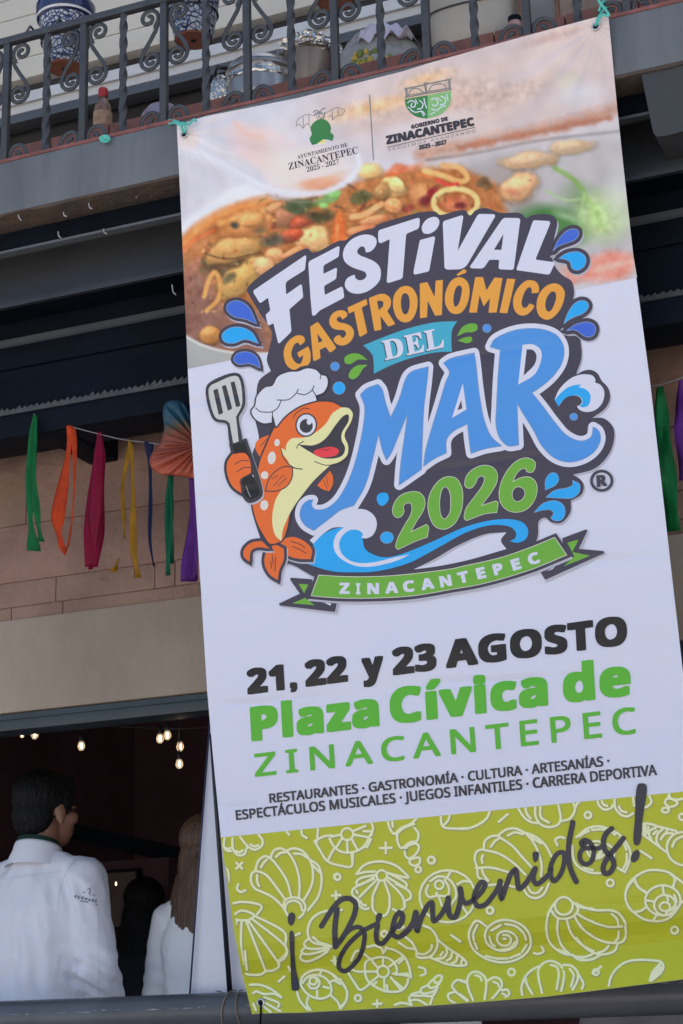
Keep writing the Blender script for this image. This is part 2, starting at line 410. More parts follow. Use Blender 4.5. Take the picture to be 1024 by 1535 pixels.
class Art:
    """flat print in photo pixels; every shape lies a hair above the one before"""
    def __init__(s, h0=.0006, step=5e-6):
        s.h = h0; s.step = step; s.cyc = None; s.i = 0; s.shapes = []; s.mats = []
    def mi(s, m):
        if m not in s.mats: s.mats.append(m)
        return s.mats.index(m)
    def tris(s, V, F, m, h=None):
        if h is None:
            s.h += s.step; h = s.h
            if s.cyc: s.i += 1; h = s.cyc[0] + (s.i % 40) * 1e-5
        s.shapes.append((V, F, s.mi(m), h))
    def poly(s, m, P, holes=()):
        loops = [[Vector((x, y, 0)) for x, y in L] for L in [P, *holes]]
        F = tessellate_polygon(loops); V = [(v.x, v.y) for L in loops for v in L]
        s.tris(V, F, m)
    def S(s, m, z, txt, *holes, n=5): s.poly(m, smooth_closed(zpts(z, txt), n), [smooth_closed(zpts(z, h), n) for h in holes])
    def Lp(s, m, z, txt, *holes, r=1.0): s.poly(m, round_corners([p[:2] for p in zpts(z, txt)], r), [round_corners([p[:2] for p in zpts(z, h)], r * .5) for h in holes])
    def stroke(s, m, P, w, closed=False, caps=True):
        Q = [np.array(P[0], float)]; Wd = [w[0] if isinstance(w, (list, tuple)) else w]
        for i, p in enumerate(P[1:], 1):
            if np.linalg.norm(np.array(p) - Q[-1]) > 1e-3: Q.append(np.array(p, float)); Wd.append(w[i] if isinstance(w, (list, tuple)) else w)
        if closed and np.linalg.norm(Q[0] - Q[-1]) < 1e-3: Q.pop(); Wd.pop()
        N = len(Q)
        if N < 2: return
        V = []; F = []
        for i in range(N):
            a = Q[i-1] if (i or closed) else Q[i]; b = Q[(i+1) % N] if (i < N-1 or closed) else Q[i]
            t0 = Q[i] - a; t1 = b - Q[i]
            l0, l1 = np.linalg.norm(t0), np.linalg.norm(t1)
            t0 = t0 / l0 if l0 > 1e-9 else t1 / l1; t1 = t1 / l1 if l1 > 1e-9 else t0
            t = t0 + t1; lt = np.linalg.norm(t)
            t = t / lt if lt > .2 else t1
            nrm = np.array((-t[1], t[0])); k = min(1.6, 1 / max(.3, abs(float(np.dot(nrm, (-t1[1], t1[0]))))))
            hw = Wd[i] / 2 * k
            V += [tuple(Q[i] + nrm * hw), tuple(Q[i] - nrm * hw)]
        for i in range(N if closed else N - 1):
            j = (i + 1) % N; F.append((2*i, 2*i+1, 2*j+1, 2*j))
        s.tris(V, F, m)
        if caps and not closed:
            for i, d in ((0, Q[0] - Q[1]), (N-1, Q[-1] - Q[-2])):
                a0 = math.atan2(d[1], d[0]); r = Wd[i] / 2
                P2 = [tuple(Q[i] + r * np.array((math.cos(a0 + t), math.sin(a0 + t)))) for t in np.linspace(-math.pi/2, math.pi/2, 8)]
                s.tris(P2, [tuple(range(8))], m)
    def K(s, m, z, txt, w, n=5, closed=False):       # smooth stroke, w in photo px
        P = [p[:2] for p in zpts(z, txt)]
        s.stroke(m, catmull(P, n, closed) if len(P) > 2 else P, w, closed)
    def outline(s, m, z, txt, w, smooth=True, n=5):
        Q = zpts(z, txt); cs = [i for i, p in enumerate(Q) if p[2] or not smooth]; P = [p[:2] for p in Q]
        if not cs: s.stroke(m, catmull(P, n, True), w, True); return
        for a, b in zip(cs, cs[1:] + [cs[0] + len(P)]):      # one piece from corner to corner, rounded at both ends
            seg = [P[k % len(P)] for k in range(a, b + 1)]
            s.stroke(m, catmull(seg, n) if len(seg) > 2 else seg, w)
    def disc(s, m, cx, cy, rx, ry=None, ang=0, n=24):
        ry = ry or rx; ca, sa = math.cos(ang), math.sin(ang)
        P = [(cx + rx*math.cos(t)*ca - ry*math.sin(t)*sa, cy + rx*math.cos(t)*sa + ry*math.sin(t)*ca) for t in np.linspace(0, 2*math.pi, n, endpoint=False)]
        s.tris(P, [tuple(range(n))], m)
    def ring(s, m, cx, cy, r, w, ry=None, a0=0, a1=360):
        ry = ry or r; full = abs(a1 - a0) >= 360
        P = [(cx + r*math.cos(R(t)), cy + ry*math.sin(R(t))) for t in np.linspace(a0, a1, 26)]
        s.stroke(m, P[:-1] if full else P, w, full)
    def text(s, m, txt, quad, style='sb', bold=0.0, space=1.0):
        """lay a line of type so that its baseline runs BL->BR and its capitals reach TL->TR"""
        V, F, w, cap = glyphs(txt, style, space)
        BL, BR, TL, TR = [np.array(q, float) for q in quad]
        def mp(x, y):
            u, v = x / w, y / cap
            return tuple((1-v)*((1-u)*BL + u*BR) + v*((1-u)*TL + u*TR))
        V2 = [mp(*p) for p in V]
        offs = [(0, 0)] + ([(bold*math.cos(t), bold*math.sin(t)) for t in ()] if bold else []) + ([(bold*i, bold*j) for i in (-1, 0, 1) for j in (-.8, 0, .8) if i or j] if bold else [])
        for ox, oy in offs: s.tris([(x+ox, y+oy) for x, y in V2], F, m)
    def build(s, name, parent, clip=None):
        bm = NB()
        for V, F, mi, h in s.shapes:
            vs = [bm.verts.new((x, y, h * 1e4)) for x, y in V]
            for f in F:
                if len(set(f)) < 3: continue
                try: fc = bm.faces.new([vs[i] for i in f])
                except ValueError: continue
                fc.material_index = mi
        for (x, y, nx, ny) in clip or ():
            bmesh.ops.bisect_plane(bm, geom=bm.verts[:] + bm.edges[:] + bm.faces[:], plane_co=(x, y, 0), plane_no=(nx, ny, 0), clear_outer=True, dist=1e-5)
        if max(v.co.y for v in bm.verts) > 1230:
            for q, _ in FOLD:
                nn = Vector((.10, 1, 0)).normalized()
                bmesh.ops.bisect_plane(bm, geom=bm.verts[:] + bm.edges[:] + bm.faces[:], plane_co=(650, q, 0), plane_no=nn, dist=1e-5)
        for v in bm.verts: v.co = bp(v.co.x, v.co.y, v.co.z * 1e-4 + fold(v.co.x, v.co.y))
        bm.normal_update()
        fl = [f for f in bm.faces if f.normal.dot(BN) < 0]
        bmesh.ops.reverse_faces(bm, faces=fl)
        return obj(name, bm, s.mats, parent)
UC = {'sb': (0x1D5D4, 0x1D5EE, 0x1D7EC), 'se': (0x1D400, 0x1D41A, 0x1D7CE), 'sn': (0x1D5A0, 0x1D5BA, 0x1D7E2)}
ACC = {'Á': 'A', 'É': 'E', 'Í': 'I', 'Ó': 'O', 'Ú': 'U', 'á': 'a', 'é': 'e', 'í': 'ı', 'ó': 'o'}
GC = {}
def raw_glyphs(body, space):
    c = bpy.data.curves.new('t', 'FONT'); c.body = body; c.space_character = space; c.resolution_u = 4
    o = bpy.data.objects.new('t', c); COL.objects.link(o)
    me = o.to_mesh(); V = [(v.co.x, v.co.y) for v in me.vertices]; F = [tuple(p.vertices) for p in me.polygons]
    o.to_mesh_clear(); bpy.data.objects.remove(o); bpy.data.curves.remove(c); return V, F
def glyphs(txt, style, space):
    U = UC[style]
    def mapc(ch):
        if 'A' <= ch <= 'Z': return chr(U[0] + ord(ch) - 65)
        if 'a' <= ch <= 'z': return chr(U[1] + ord(ch) - 97)
        if ch.isdigit(): return chr(U[2] + ord(ch) - 48)
        return ch
    body = ''.join(mapc(ACC.get(c, c)) if ACC.get(c, c) != 'ı' else mapc('l') for c in txt)
    cap = max(y for _, y in raw_glyphs(mapc('H'), 1)[0])
    V, F = raw_glyphs(body, space)
    # accents: drawn as slanted strokes over the letter (advance measured from the text so far)
    for i, ch in enumerate(txt):
        if ch in ACC:
            a = max([p[0] for p in raw_glyphs(body[:i] + mapc('I') , space)[0]]); 
            pre = raw_glyphs(body[:i+1], space)[0]; x1 = max(p[0] for p in pre)
            one = raw_glyphs(body[i], 1)[0]; wd = max(p[0] for p in one) - min(p[0] for p in one)
            cx = x1 - wd / 2; top = cap
            if ch == 'í':                            # shorten the stand-in l to x-height
                xh = max(y for _, y in raw_glyphs(mapc('x'), 1)[0])
                V = [(x, min(y, xh)) if x1 - wd - .002 <= x <= x1 + .002 else (x, y) for x, y in V]; top = xh
            t = .10 if style == 'sb' else .06
            g0 = .10 if ch == 'í' else .05
            k = len(V); V += [(cx - t*.6, top + g0), (cx + t*.35, top + g0), (cx + t*1.7, top + g0 + .15), (cx + t*.4, top + g0 + .15)]
            F.append((k, k+1, k+2, k+3))
    x0 = min(p[0] for p in V); V = [(x - x0, y) for x, y in V]
    return V, F, max(p[0] for p in V), cap
def print_mat(name, col, rough=.34):
    """printed vinyl: one ink colour, fine weave and soft wrinkles that run on through every ink"""
    m = mat('print_' + name, col, rough, spec=.3)
    n = m.node_tree.nodes; l = m.node_tree.links; p = n['Principled BSDF']
    tc = n.new('ShaderNodeTexCoord'); mp = n.new('ShaderNodeMapping'); mp.inputs['Scale'].default_value = (1.2, 1.2, 3.4); mp.inputs['Rotation'].default_value = (0, R(7), 0)
    a = n.new('ShaderNodeTexNoise'); a.inputs['Scale'].default_value = 1.2; a.inputs['Detail'].default_value = 1.5; a.inputs['Distortion'].default_value = .6
    b = n.new('ShaderNodeTexNoise'); b.inputs['Scale'].default_value = 9; b.inputs['Detail'].default_value = 2
    ad = n.new('ShaderNodeMath'); ad.operation = 'MULTIPLY_ADD'; ad.inputs[1].default_value = .10
    bu = n.new('ShaderNodeBump'); bu.inputs['Strength'].default_value = .42; bu.inputs['Distance'].default_value = .03
    l.new(tc.outputs['Object'], mp.inputs[0]); l.new(mp.outputs[0], a.inputs['Vector']); l.new(mp.outputs[0], b.inputs['Vector'])
    l.new(b.outputs['Fac'], ad.inputs[0]); l.new(a.outputs['Fac'], ad.inputs[2]); hsum = ad.outputs[0]
    def M(op, x, y=None, z=None):
        k = n.new('ShaderNodeMath'); k.operation = op
        for i, q in enumerate((x, y, z)):
            if q is None: continue
            if isinstance(q, (int, float)): k.inputs[i].default_value = q
            else: l.new(q, k.inputs[i])
        return k.outputs[0]
    sx = n.new('ShaderNodeSeparateXYZ'); l.new(tc.outputs['Object'], sx.inputs[0])
    # creases left by folding the sheet: shallow V grooves about every 27 cm, broken up along their length
    zz = M('ADD', M('MULTIPLY_ADD', a.outputs['Fac'], .05, sx.outputs[2]), M('MULTIPLY', sx.outputs[0], .02)); gro = M('MINIMUM', M('PINGPONG', zz, .136), .016)
    cm = n.new('ShaderNodeTexNoise'); cm.inputs['Scale'].default_value = 2.6; l.new(tc.outputs['Object'], cm.inputs['Vector']); cmk = M('MAXIMUM', M('MULTIPLY_ADD', cm.outputs['Fac'], 4, -1.7), 0)
    hsum = M('ADD', hsum, M('MULTIPLY', M('MULTIPLY', gro, cmk), 24))
    # pull creases running down from the two tied corners
    for c_, sg in ((bp(277, 200), -1), (bp(893, 40), 1)):
        vs = n.new('ShaderNodeVectorMath'); vs.operation = 'SUBTRACT'; vs.inputs[1].default_value = c_; l.new(tc.outputs['Object'], vs.inputs[0]); sv = n.new('ShaderNodeSeparateXYZ'); l.new(vs.outputs[0], sv.inputs[0])
        an = M('ARCTAN2', sv.outputs[2], M('MULTIPLY', sv.outputs[0], -sg)); ln = n.new('ShaderNodeVectorMath'); ln.operation = 'LENGTH'; l.new(vs.outputs[0], ln.inputs[0])
        rd = M('MULTIPLY', M('MAXIMUM', M('SUBTRACT', 1, M('MULTIPLY', ln.outputs['Value'], 1.5)), 0), M('MULTIPLY', ln.outputs['Value'], 2.4))
        hsum = M('ADD', hsum, M('MULTIPLY', M('SINE', M('MULTIPLY_ADD', a.outputs['Fac'], 5, M('MULTIPLY', an, 15))), rd))
    l.new(hsum, bu.inputs['Height']); l.new(bu.outputs[0], p.inputs['Normal'])
    return m
PW = print_mat('white', VINYL); PD = print_mat('charcoal', ink(66, 62, 80)); PO = print_mat('amber', ink(216, 150, 66))
PG = print_mat('green', ink(103, 163, 62)); PB = print_mat('mid_blue', ink(74, 138, 218)); PC = print_mat('bright_blue', ink(38, 156, 240)); PN = print_mat('royal_blue', ink(62, 98, 205))
PT = print_mat('teal', ink(64, 160, 196)); PK = print_mat('black', ink(34, 32, 37)); PF = print_mat('fish_orange', ink(222, 102, 48)); PY = print_mat('cream', ink(232, 211, 164))
PR = print_mat('red', ink(222, 62, 74)); PS = print_mat('spatula_grey', ink(184, 187, 196)); PL = print_mat('lilac_grey', ink(168, 168, 190)); PM = print_mat('spot_grey', ink(205, 200, 204))
PLIME = print_mat('lime', ink(170, 174, 44)); PSH = print_mat('pale_lime', ink(236, 238, 184)); PSD = print_mat('lime_shade', ink(150, 150, 98)); PGD = print_mat('bold_green', ink(84, 168, 52))
PE = print_mat('emblem_green', ink(52, 118, 72)); PEL = print_mat('emblem_light_green', ink(120, 172, 120)); PEG = print_mat('emblem_grey', ink(112, 118, 128)); PHL = print_mat('hat_white', (.79, .80, .86))
PBE = print_mat('blue_edge', ink(128, 148, 190)); PSL = print_mat('slate', ink(57, 55, 66))

BAN = thing('festival_banner', 'tall printed vinyl banner for a seafood festival hanging from the balcony', 'banner', bp(640, 1500))
# the vinyl sheet itself
outl = LEFT + BOT[1:] + RIGHT[::-1][1:] + TOP[::-1][1:-1]
def densify(P, d=40):
    out = []
    for a, b in zip(P, P[1:] + P[:1]):
        k = max(1, int(math.dist(a, b) / d)); out += [(a[0] + (b[0]-a[0])*i/k, a[1] + (b[1]-a[1])*i/k) for i in range(k)]
    return out
sheet = Art(0, 0); sheet.poly(PW, densify(outl)); so_ = sheet.build('vinyl_sheet', BAN)
md = so_.modifiers.new('thickness', 'SOLIDIFY'); md.thickness = .0012; md.offset = -1

# --- food photograph printed on the upper part (soft colour print on a fine grid)
def interp_edge(E, t):
    L = [0]
    for a, b in zip(E, E[1:]): L.append(L[-1] + math.dist(a, b))
    t *= L[-1]
    for (a, b, l0, l1) in zip(E, E[1:], L, L[1:]):
        if t <= l1 + 1e-9: k = (t - l0) / (l1 - l0); return (a[0] + (b[0]-a[0])*k, a[1] + (b[1]-a[1])*k)
    return E[-1]
FX0, FY0, FK = 255, 10, 1.0                      # raster of the picture, 1 px = 1 photo px
FW, FH = 720, 560
yy, xx = np.mgrid[0:FH, 0:FW].astype(float); xx += FX0; yy += FY0
img = np.zeros((FH, FW, 3)) + np.array((200, 198, 217.))
rng = np.random.default_rng(4)
def blur(a, k):
    for ax in (0, 1):
        for _ in range(2):
            c = np.cumsum(np.pad(a, [(k+1, k) if i == ax else (0, 0) for i in range(a.ndim)], mode='edge'), axis=ax)
            sl_ = [slice(None)] * a.ndim; s2 = list(sl_); sl_[ax] = slice(2*k+1, None); s2[ax] = slice(None, -(2*k+1)); a = (c[tuple(sl_)] - c[tuple(s2)]) / (2*k+1)
    return a
def fnoise(k): n = blur(rng.standard_normal((FH, FW)), k); return n / n.std()
N2, N4, N9, N30 = fnoise(1), fnoise(3), fnoise(8), fnoise(28)
def over(mask, col): 
    global img
    img = img * (1 - mask[..., None]) + np.array(col, float) * mask[..., None]
def el(cx, cy, rx, ry, col, ang=0, soft=.25, al=1.0, warp=.0, rim=None):
    a = R(ang); u = (xx-cx)*math.cos(a) + (yy-cy)*math.sin(a); v = -(xx-cx)*math.sin(a) + (yy-cy)*math.cos(a)
    d = np.sqrt((u/rx)**2 + (v/ry)**2) + warp * N9
    if rim: over(np.clip((1.12 - d)/.12, 0, 1) * al, rim)
    over(np.clip((1 - d)/soft, 0, 1) * al, col)
    return u / rx, v / ry, d
def food(cx, cy, rx, ry, col, ang=0, al=1, warp=.06):       # a lit lump: darker rim, pale top, as photographed
    el(cx + 1.5, cy + 2, rx*1.12, ry*1.15, [c*.58 for c in col], ang, .45, al*.75, warp*2)
    u, v, d = el(cx, cy, rx, ry, col, ang, .26, al, warp*2.4)
    hi = np.clip(1 - ((u+.15)**2*1.5 + (v+.35)**2*2.5), 0, 1) * np.clip((1-d)*4, 0, 1)
    over(hi * .6 * al, [min(255, c*1.22+14) for c in col])
    lo_ = np.clip((u*.4 + v - .1) * 1.1 + .25 * N4, 0, 1) * np.clip((1-d)*5, 0, 1); over(lo_ * .45 * al, [c*.66 for c in col])
def sk(P, w, col, soft=.35, al=1.0, warp=0):
    P = catmull(P, 8) if len(P) > 2 else P; d = np.full((FH, FW), 1e9)
    for a, b in zip(P, P[1:]):
        a = np.array(a[:2]); b = np.array(b[:2]); ab = b - a; L2 = ab @ ab + 1e-9
        t = np.clip(((xx-a[0])*ab[0] + (yy-a[1])*ab[1]) / L2, 0, 1)
        d = np.minimum(d, np.hypot(xx-a[0]-t*ab[0], yy-a[1]-t*ab[1]))
    over(np.clip((w/2*(1+warp*N4) - d)/(w/2*soft), 0, 1) * al, col)
def pg(P, col, soft=6, al=1.0, warp=0):
    P = [np.array(p, float) for p in P]; ins = np.zeros((FH, FW), bool); 
    for a, b in zip(P, P[1:] + P[:1]):
        c = (a[1] > yy) != (b[1] > yy); ins ^= c & (xx < (b[0]-a[0])*(yy-a[1])/(b[1]-a[1]+1e-9) + a[0])
    m = blur(ins.astype(float), max(1, int(soft)))
    if warp: m = np.clip((m - .5 + warp*N9*.2) * 2 + .5, 0, 1)
    over(m * al, col)
# table, cloth and blurred background
pg([(430,160),(640,60),(930,0),(980,160),(700,240),(560,230)], (197,180,186), 22, .9)
el(690, 150, 190, 42, (200,172,164), -14, .9, .9); el(800, 100, 120, 30, (205,192,200), -14, .9, .8)
el(560, 160, 110, 16, (226,184,144), -14, .9, .9); el(640, 118, 60, 14, (220,180,140), -16, .9, .8); el(830, 55, 70, 10, (190,150,140), -16, .9, .6)
el(620, 190, 120, 18, (214,212,230), -13, .9, .6); el(870, 140, 60, 26, (206,206,222), -10, .9, .8); el(850,120,30,14,(196,200,190),-14,.9,.6)
sk([(630,232),(700,218),(780,200),(860,182),(935,160)], 30, (178,130,112), .95, .8, .12)
sk([(690,222),(780,204),(860,188),(915,176)], 15, (160,92,68), .95, .75, .2)
sk([(640,240),(720,228),(800,212),(935,196)], 8, (120,104,104), .9, .7)
pg([(640,250),(790,222),(945,195),(965,420),(850,440),(740,330),(690,260)], (176,172,182), 14)
pg([(690,262),(800,226),(800,330),(740,330)], (150,138,140), 16, .8)
food(852,220,38,13,(203,172,142),-8,.8); food(795,240,45,15,(198,166,138),-8,.85); food(780,278,36,24,(206,164,130),-12)
el(768,288,14,8,(190,120,105),20,.8,.5); el(795,270,5,2.5,(150,105,85),-10,.9,.7)
el(830,338,68,36,(74,122,66),12,.45,1); el(868,300,40,38,(104,138,92),0,.9,.75); el(850,325,30,8,(190,205,190),18,.9,.6)
sk([(832,252),(858,268),(876,290),(890,318)], 12, (128,162,92), .7, .85); sk([(818,286),(850,300),(872,298)], 6, (160,186,140), .6, .8); sk([(876,290),(872,310),(868,325)], 6, (150,180,130), .6)
el(905,325,54,50,(172,198,138),0,.7,.95); el(925,300,30,60,(200,206,205),0,.9,.6)
el(905,402,78,26,(214,146,136),-12,.5,.95,.1); el(920,398,40,8,(228,184,176),-14,.9,.7); el(850,425,20,6,(214,120,100),-10,.8,.7)
# the bowl: white rim, broth and seafood
pg([(255,345),(300,312),(340,285),(375,270),(400,290),(340,312),(300,335),(255,385)], (216,217,234), 4)
soup = [(255,372),(290,340),(335,313),(385,297),(440,300),(500,285),(560,262),(620,250),(690,250),(745,275),(765,330),(800,420),(400,540),(255,520)]
pg(soup, (172,118,78), 4)
sk([(268,372),(300,340),(345,315),(400,300)], 26, (222,152,100), .9, .9)
sk([(262,392),(285,365),(320,345)], 10, (205,120,80), .8, .8); sk([(330,335),(380,318),(420,312)], 16, (226,172,116), .9, .8)
pg([(258,400),(300,395),(340,470),(400,470),(420,540),(262,520)], (140,106,98), 10, .95)
el(295,395,34,16,(176,128,108),-30,.7,.8,.2); el(275,430,20,30,(150,108,96),0,.8,.8)
for _ in range(230):                              # chopped stock in the broth
    x, y = rng.uniform(300, 740), rng.uniform(272, 430)
    if y < 385 - (x - 280) * .75: continue
    c = [(196,138,92),(112,92,70),(176,110,78),(146,128,92),(206,160,112),(128,70,58)][rng.integers(6)]
    el(x, y, rng.uniform(5, 16), rng.uniform(3, 8), c, rng.uniform(-60, 40), .6, .75, .2)
el(370,335,55,12,(216,160,106),-18,.8,.8); food(377,330,24,13,(206,152,104),-15); food(412,312,20,11,(190,140,104),-10)
el(352,338,9,7,(90,84,76),20,.7); el(385,345,16,9,(120,104,84),-20,.7,.9,.2)
el(350,392,58,34,(92,78,62),-20,.6,.7,.2); food(352,372,50,21,(186,146,100),-9); food(370,412,52,23,(186,150,98),-33); sk([(306,380),(340,388),(392,378)], 3, (96,74,56), .8, .8); el(345,415,14,7,(104,96,78),-30,.7,.8,.3)
sk([(306,444),(314,418),(322,408),(330,424),(327,448),(310,466)], 9, (196,150,98), .5)
food(313,500,18,15,(190,140,92)); sk([(345,470),(380,478)], 8, (150,100,90), .9, .7)
food(425,325,18,16,(168,122,96)); food(455,330,24,9,(180,100,76),-20); food(472,358,30,22,(214,172,128)); food(437,352,20,9,(196,100,72),-15)
el(410,362,26,13,(92,88,80),-10,.7,.9,.2); el(480,325,24,12,(92,90,66),-10,.7,.9,.3); food(412,382,18,14,(216,158,118)); food(395,398,16,16,(222,170,132)); food(440,378,26,8,(200,140,104),-24)
el(455,305,26,11,(88,100,72),-12,.6,.95,.3); el(498,298,30,11,(112,160,92),-14,.5,.95,.35); el(506,290,17,8,(140,196,120),-14,.6,.95,.3); el(486,308,10,6,(150,200,130),0,.6,.9,.3); el(545,295,36,13,(104,104,74),-14,.6,.9,.35); el(560,312,20,9,(92,88,66),-14,.6,.9,.3)
pg([(496,362),(502,330),(508,313),(516,330),(521,360),(508,372)], (212,122,74), 2); el(506,345,4,16,(236,168,120),4,.9,.7)
food(588,280,28,18,(218,174,122),-8); food(570,285,17,16,(168,132,92)); food(552,257,25,15,(226,180,124),-5); food(597,276,17,13,(226,190,140))
sk([(528,325),(545,322),(565,310),(572,306)], 12, (214,166,124), .5); food(590,308,16,13,(210,150,108)); food(560,330,30,9,(200,140,106),-12); food(540,345,26,9,(196,132,98),-14)
el(600,255,34,10,(208,110,74),-10,.6,.9,.3); el(640,262,22,8,(202,124,80),0,.7,.9,.2); el(628,290,16,18,(204,150,110),20,.6,.9); el(635,300,14,12,(120,54,54),0,.6,.9,.3); el(648,288,14,10,(150,60,62),0,.6,.9,.3); el(612,312,12,8,(150,80,70),0,.6,.9)
sk([(636,256),(660,262),(690,272),(700,268),(690,252),(664,248)], 11, (216,166,116), .5); sk([(655,270),(672,277),(686,276)], 9, (206,98,82), .7)
th = np.linspace(0, 2*math.pi, 20); sk([(683 + 33*math.cos(t), 304 + 21*math.sin(t)) for t in th], 11, (220,186,136), .5); el(683,305,24,13,(188,116,92),0,.4,.9); el(690,308,12,7,(120,60,56),0,.6,.9); el(672,303,10,8,(206,130,90),0,.7,.8)
for _ in range(300):                              # flecks of herb, chilli, oil and stock
    x, y = rng.uniform(280, 745), rng.uniform(268, 470)
    if y < 392 - (x - 280) * .78 or (y > 425 and x > 400): continue
    c = [(236,190,140),(96,84,62),(190,92,58),(226,168,112),(104,56,44),(120,128,74)][rng.integers(6)]
    r_ = rng.uniform(.8, 2.8); ix0, iy0 = int(x-FX0), int(y-FY0); a_ = rng.uniform(0, 3.1); w0 = 12
    sl0 = np.s_[max(0, iy0-w0):iy0+w0, max(0, ix0-w0):ix0+w0]; du, dv = xx[sl0]-x, yy[sl0]-y
    dd = np.hypot((du*math.cos(a_)+dv*math.sin(a_))/(r_*1.9), (-du*math.sin(a_)+dv*math.cos(a_))/r_); mk = (np.clip((1-dd)/.6, 0, 1) * .42)[..., None]
    img[sl0] = img[sl0]*(1-mk) + np.array(c, float)*mk
warm = np.clip(blur(((img[..., 0]-img[..., 2]) > 28).astype(float), 8), 0, 1)[..., None] * (yy > 250 + (700-xx)*.08)[..., None]
sharp = img + (img - blur(img, 3)) * .5; g_ = sharp.mean(axis=2, keepdims=True); sharp = g_ + (sharp - g_) * 1.02
img = img*(1-warm) + ((sharp - 150) * 1.18 + 145) * warm
img += (N2*3.0 + N4*6)[..., None] * np.clip(blur(((img[..., 0]-img[..., 2]) > 15).astype(float), 6), 0, 1)[..., None]
img += (N9*3)[..., None]
# plate below the bowl, spoon above it, hand
pg([(275,500),(300,515),(340,528),(405,532),(405,560),(275,580)], (166,166,171), 2)
sk([(272,500),(300,516),(345,528),(405,530)], 5, (206,206,212), .6)
el(395,222,70,34,(234,186,184),24,.9,.95); el(430,255,60,26,(228,204,204),20,.9,.9); sk([(352,183),(368,200),(392,207)], 14, (230,176,170), .98, .55)
el(463,255,76,40,(222,206,212),-8,.4,.95); el(478,275,52,13,(216,150,122),-9,.6,.95,.1); el(492,268,42,8,(224,172,150),-20,.8,.7); el(440,230,60,26,(226,208,214),10,.8,.8)
sk([(275,220),(320,238),(362,262),(400,281),(440,291),(486,288),(520,272),(538,250),(536,232)], 12, (213,214,232), .6, .85)
sk([(268,228),(320,244),(365,268)], 12, (206,206,226), .8, .6)
sk([(300,210),(330,225),(352,232)], 9, (214,216,234), .98, .5); sk([(400,292),(450,303),(500,298)], 5, (150,140,140), .9, .5)
el(283,208,20,20,(228,200,206),0,.7,.9)
img = img * .45 + blur(img, 1) * .55
img += (N30*2.5)[..., None]
img = np.clip(img, 18, 246)
NX, NY = 460, 250
E_L = [p for p in LEFT if p[1] <= 553.1]; E_R = [p for p in RIGHT if p[1] < 400] + [(955, 416)]
wl = WHITE; lim = img / 255.0
lim = np.where(lim <= .04045, lim/12.92, ((lim+.055)/1.055)**2.4) / np.array(wl) * np.array(VINYL)
lim = np.clip(lim, .004, .92)
bm = NB(); cl = bm.verts.layers.float_color.new('ink'); grid = []
for j in range(NY + 1):
    b = j / NY; a0 = interp_edge(E_L, b); a1 = interp_edge(E_R, b); rowv = []
    for i in range(NX + 1):
        a = i / NX; t = interp_edge(TOP, a); lx = a0[0] + (a1[0]-a0[0])*a; ly = a0[1] + (a1[1]-a0[1])*a
        tx0 = TOP[0][0] + (TOP[-1][0]-TOP[0][0])*a; ty0 = TOP[0][1] + (TOP[-1][1]-TOP[0][1])*a
        x = lx + (t[0]-tx0)*(1-b); y = ly + (t[1]-ty0)*(1-b)
        v = bm.verts.new(bp(x, y, .0004)); fx, fy = np.clip(x-FX0, 0, FW-2), np.clip(y-FY0, 0, FH-2); ix, iy = int(fx), int(fy); fx -= ix; fy -= iy
        c = (lim[iy,ix]*(1-fx)+lim[iy,ix+1]*fx)*(1-fy) + (lim[iy+1,ix]*(1-fx)+lim[iy+1,ix+1]*fx)*fy
        v[cl] = (*c, 1); rowv.append(v)
    grid.append(rowv)
for j in range(NY):
    for i in range(NX): bm.faces.new((grid[j][i], grid[j+1][i], grid[j+1][i+1], grid[j][i+1]))
pm = print_mat('food_picture', (.5, .5, .5)); an = pm.node_tree.nodes.new('ShaderNodeAttribute'); an.attribute_name = 'ink'
pm.node_tree.links.new(an.outputs['Color'], pm.node_tree.nodes['Principled BSDF'].inputs['Base Color'])
obj('food_picture', bm, pm, BAN)

# --- civic emblems at the top
A = Art(.0008)
A.S(PE, 'L', "180,302* 168,275 178,252 172,222 190,195 222,180 256,196 268,228 264,240 280,258 274,284* 245,276 225,290 205,296")
A.S(PY, 'L', "200,298* 235,276 245,282* 240,292 215,300"); A.S(PO, 'L', "210,292* 232,282 240,284*")
for t in ("105,215 110,190 130,170 165,160 190,165 215,150 240,155 265,140 300,128 333,140", "105,215 120,205 130,215 138,225 150,205 165,208 172,220", "333,140 318,165 300,165 290,170 275,185 270,165 255,170", "140,172 138,222", "165,162 165,205", "300,130 300,165", "272,142 275,180", "200,165 205,180", "225,152 235,180"): A.K(PEG, 'L', t, .9, 4)
for t in ("185,150 200,140 214,148 228,135 240,130", "212,150 212,170 222,178 236,170 238,150", "190,160 205,152 225,158"): A.K(PEG, 'L', t, 1.5, 4)
A.text(PSL, 'AYUNTAMIENTO DE', ((446,238.6),(521.5,219.2),(445,233),(520.3,213.8)), 'se')
A.text(PSL, 'ZINACANTEPEC', ((433,254.6),(537.5,229.6),(431.5,245),(535.5,219.5)), 'se')
A.text(PSL, '2025 - 2027', ((460.3,258),(508.6,245.3),(459,250.8),(507.3,238.5)), 'se')
A.K(PEG, 'L', "447,70 456,220 465,372", 1.4)
A.S(PE, 'L', "610,90* 718,70* 716,180* 660,168 620,130"); A.S(PEL, 'L', "718,70* 826,50* 822,105 785,155 716,180*")
for t in ("625,105 640,95 660,105 655,125 640,122 645,108", "680,95 695,110 690,130 670,135", "640,140 660,150 690,145 705,160", "735,90 750,85 765,100 755,120 740,115", "780,75 800,85 795,110 775,115", "735,135 760,140 780,125 800,120", "700,85 705,110 712,130"): A.K(PW, 'L', t, 1.6, 4); 
for t in ("760,80 780,95", "730,160 750,150", "660,90 670,110", "625,125 640,135", "805,65 812,95", "690,150 700,168"): A.K(PW, 'L', t, 1.3, 3)
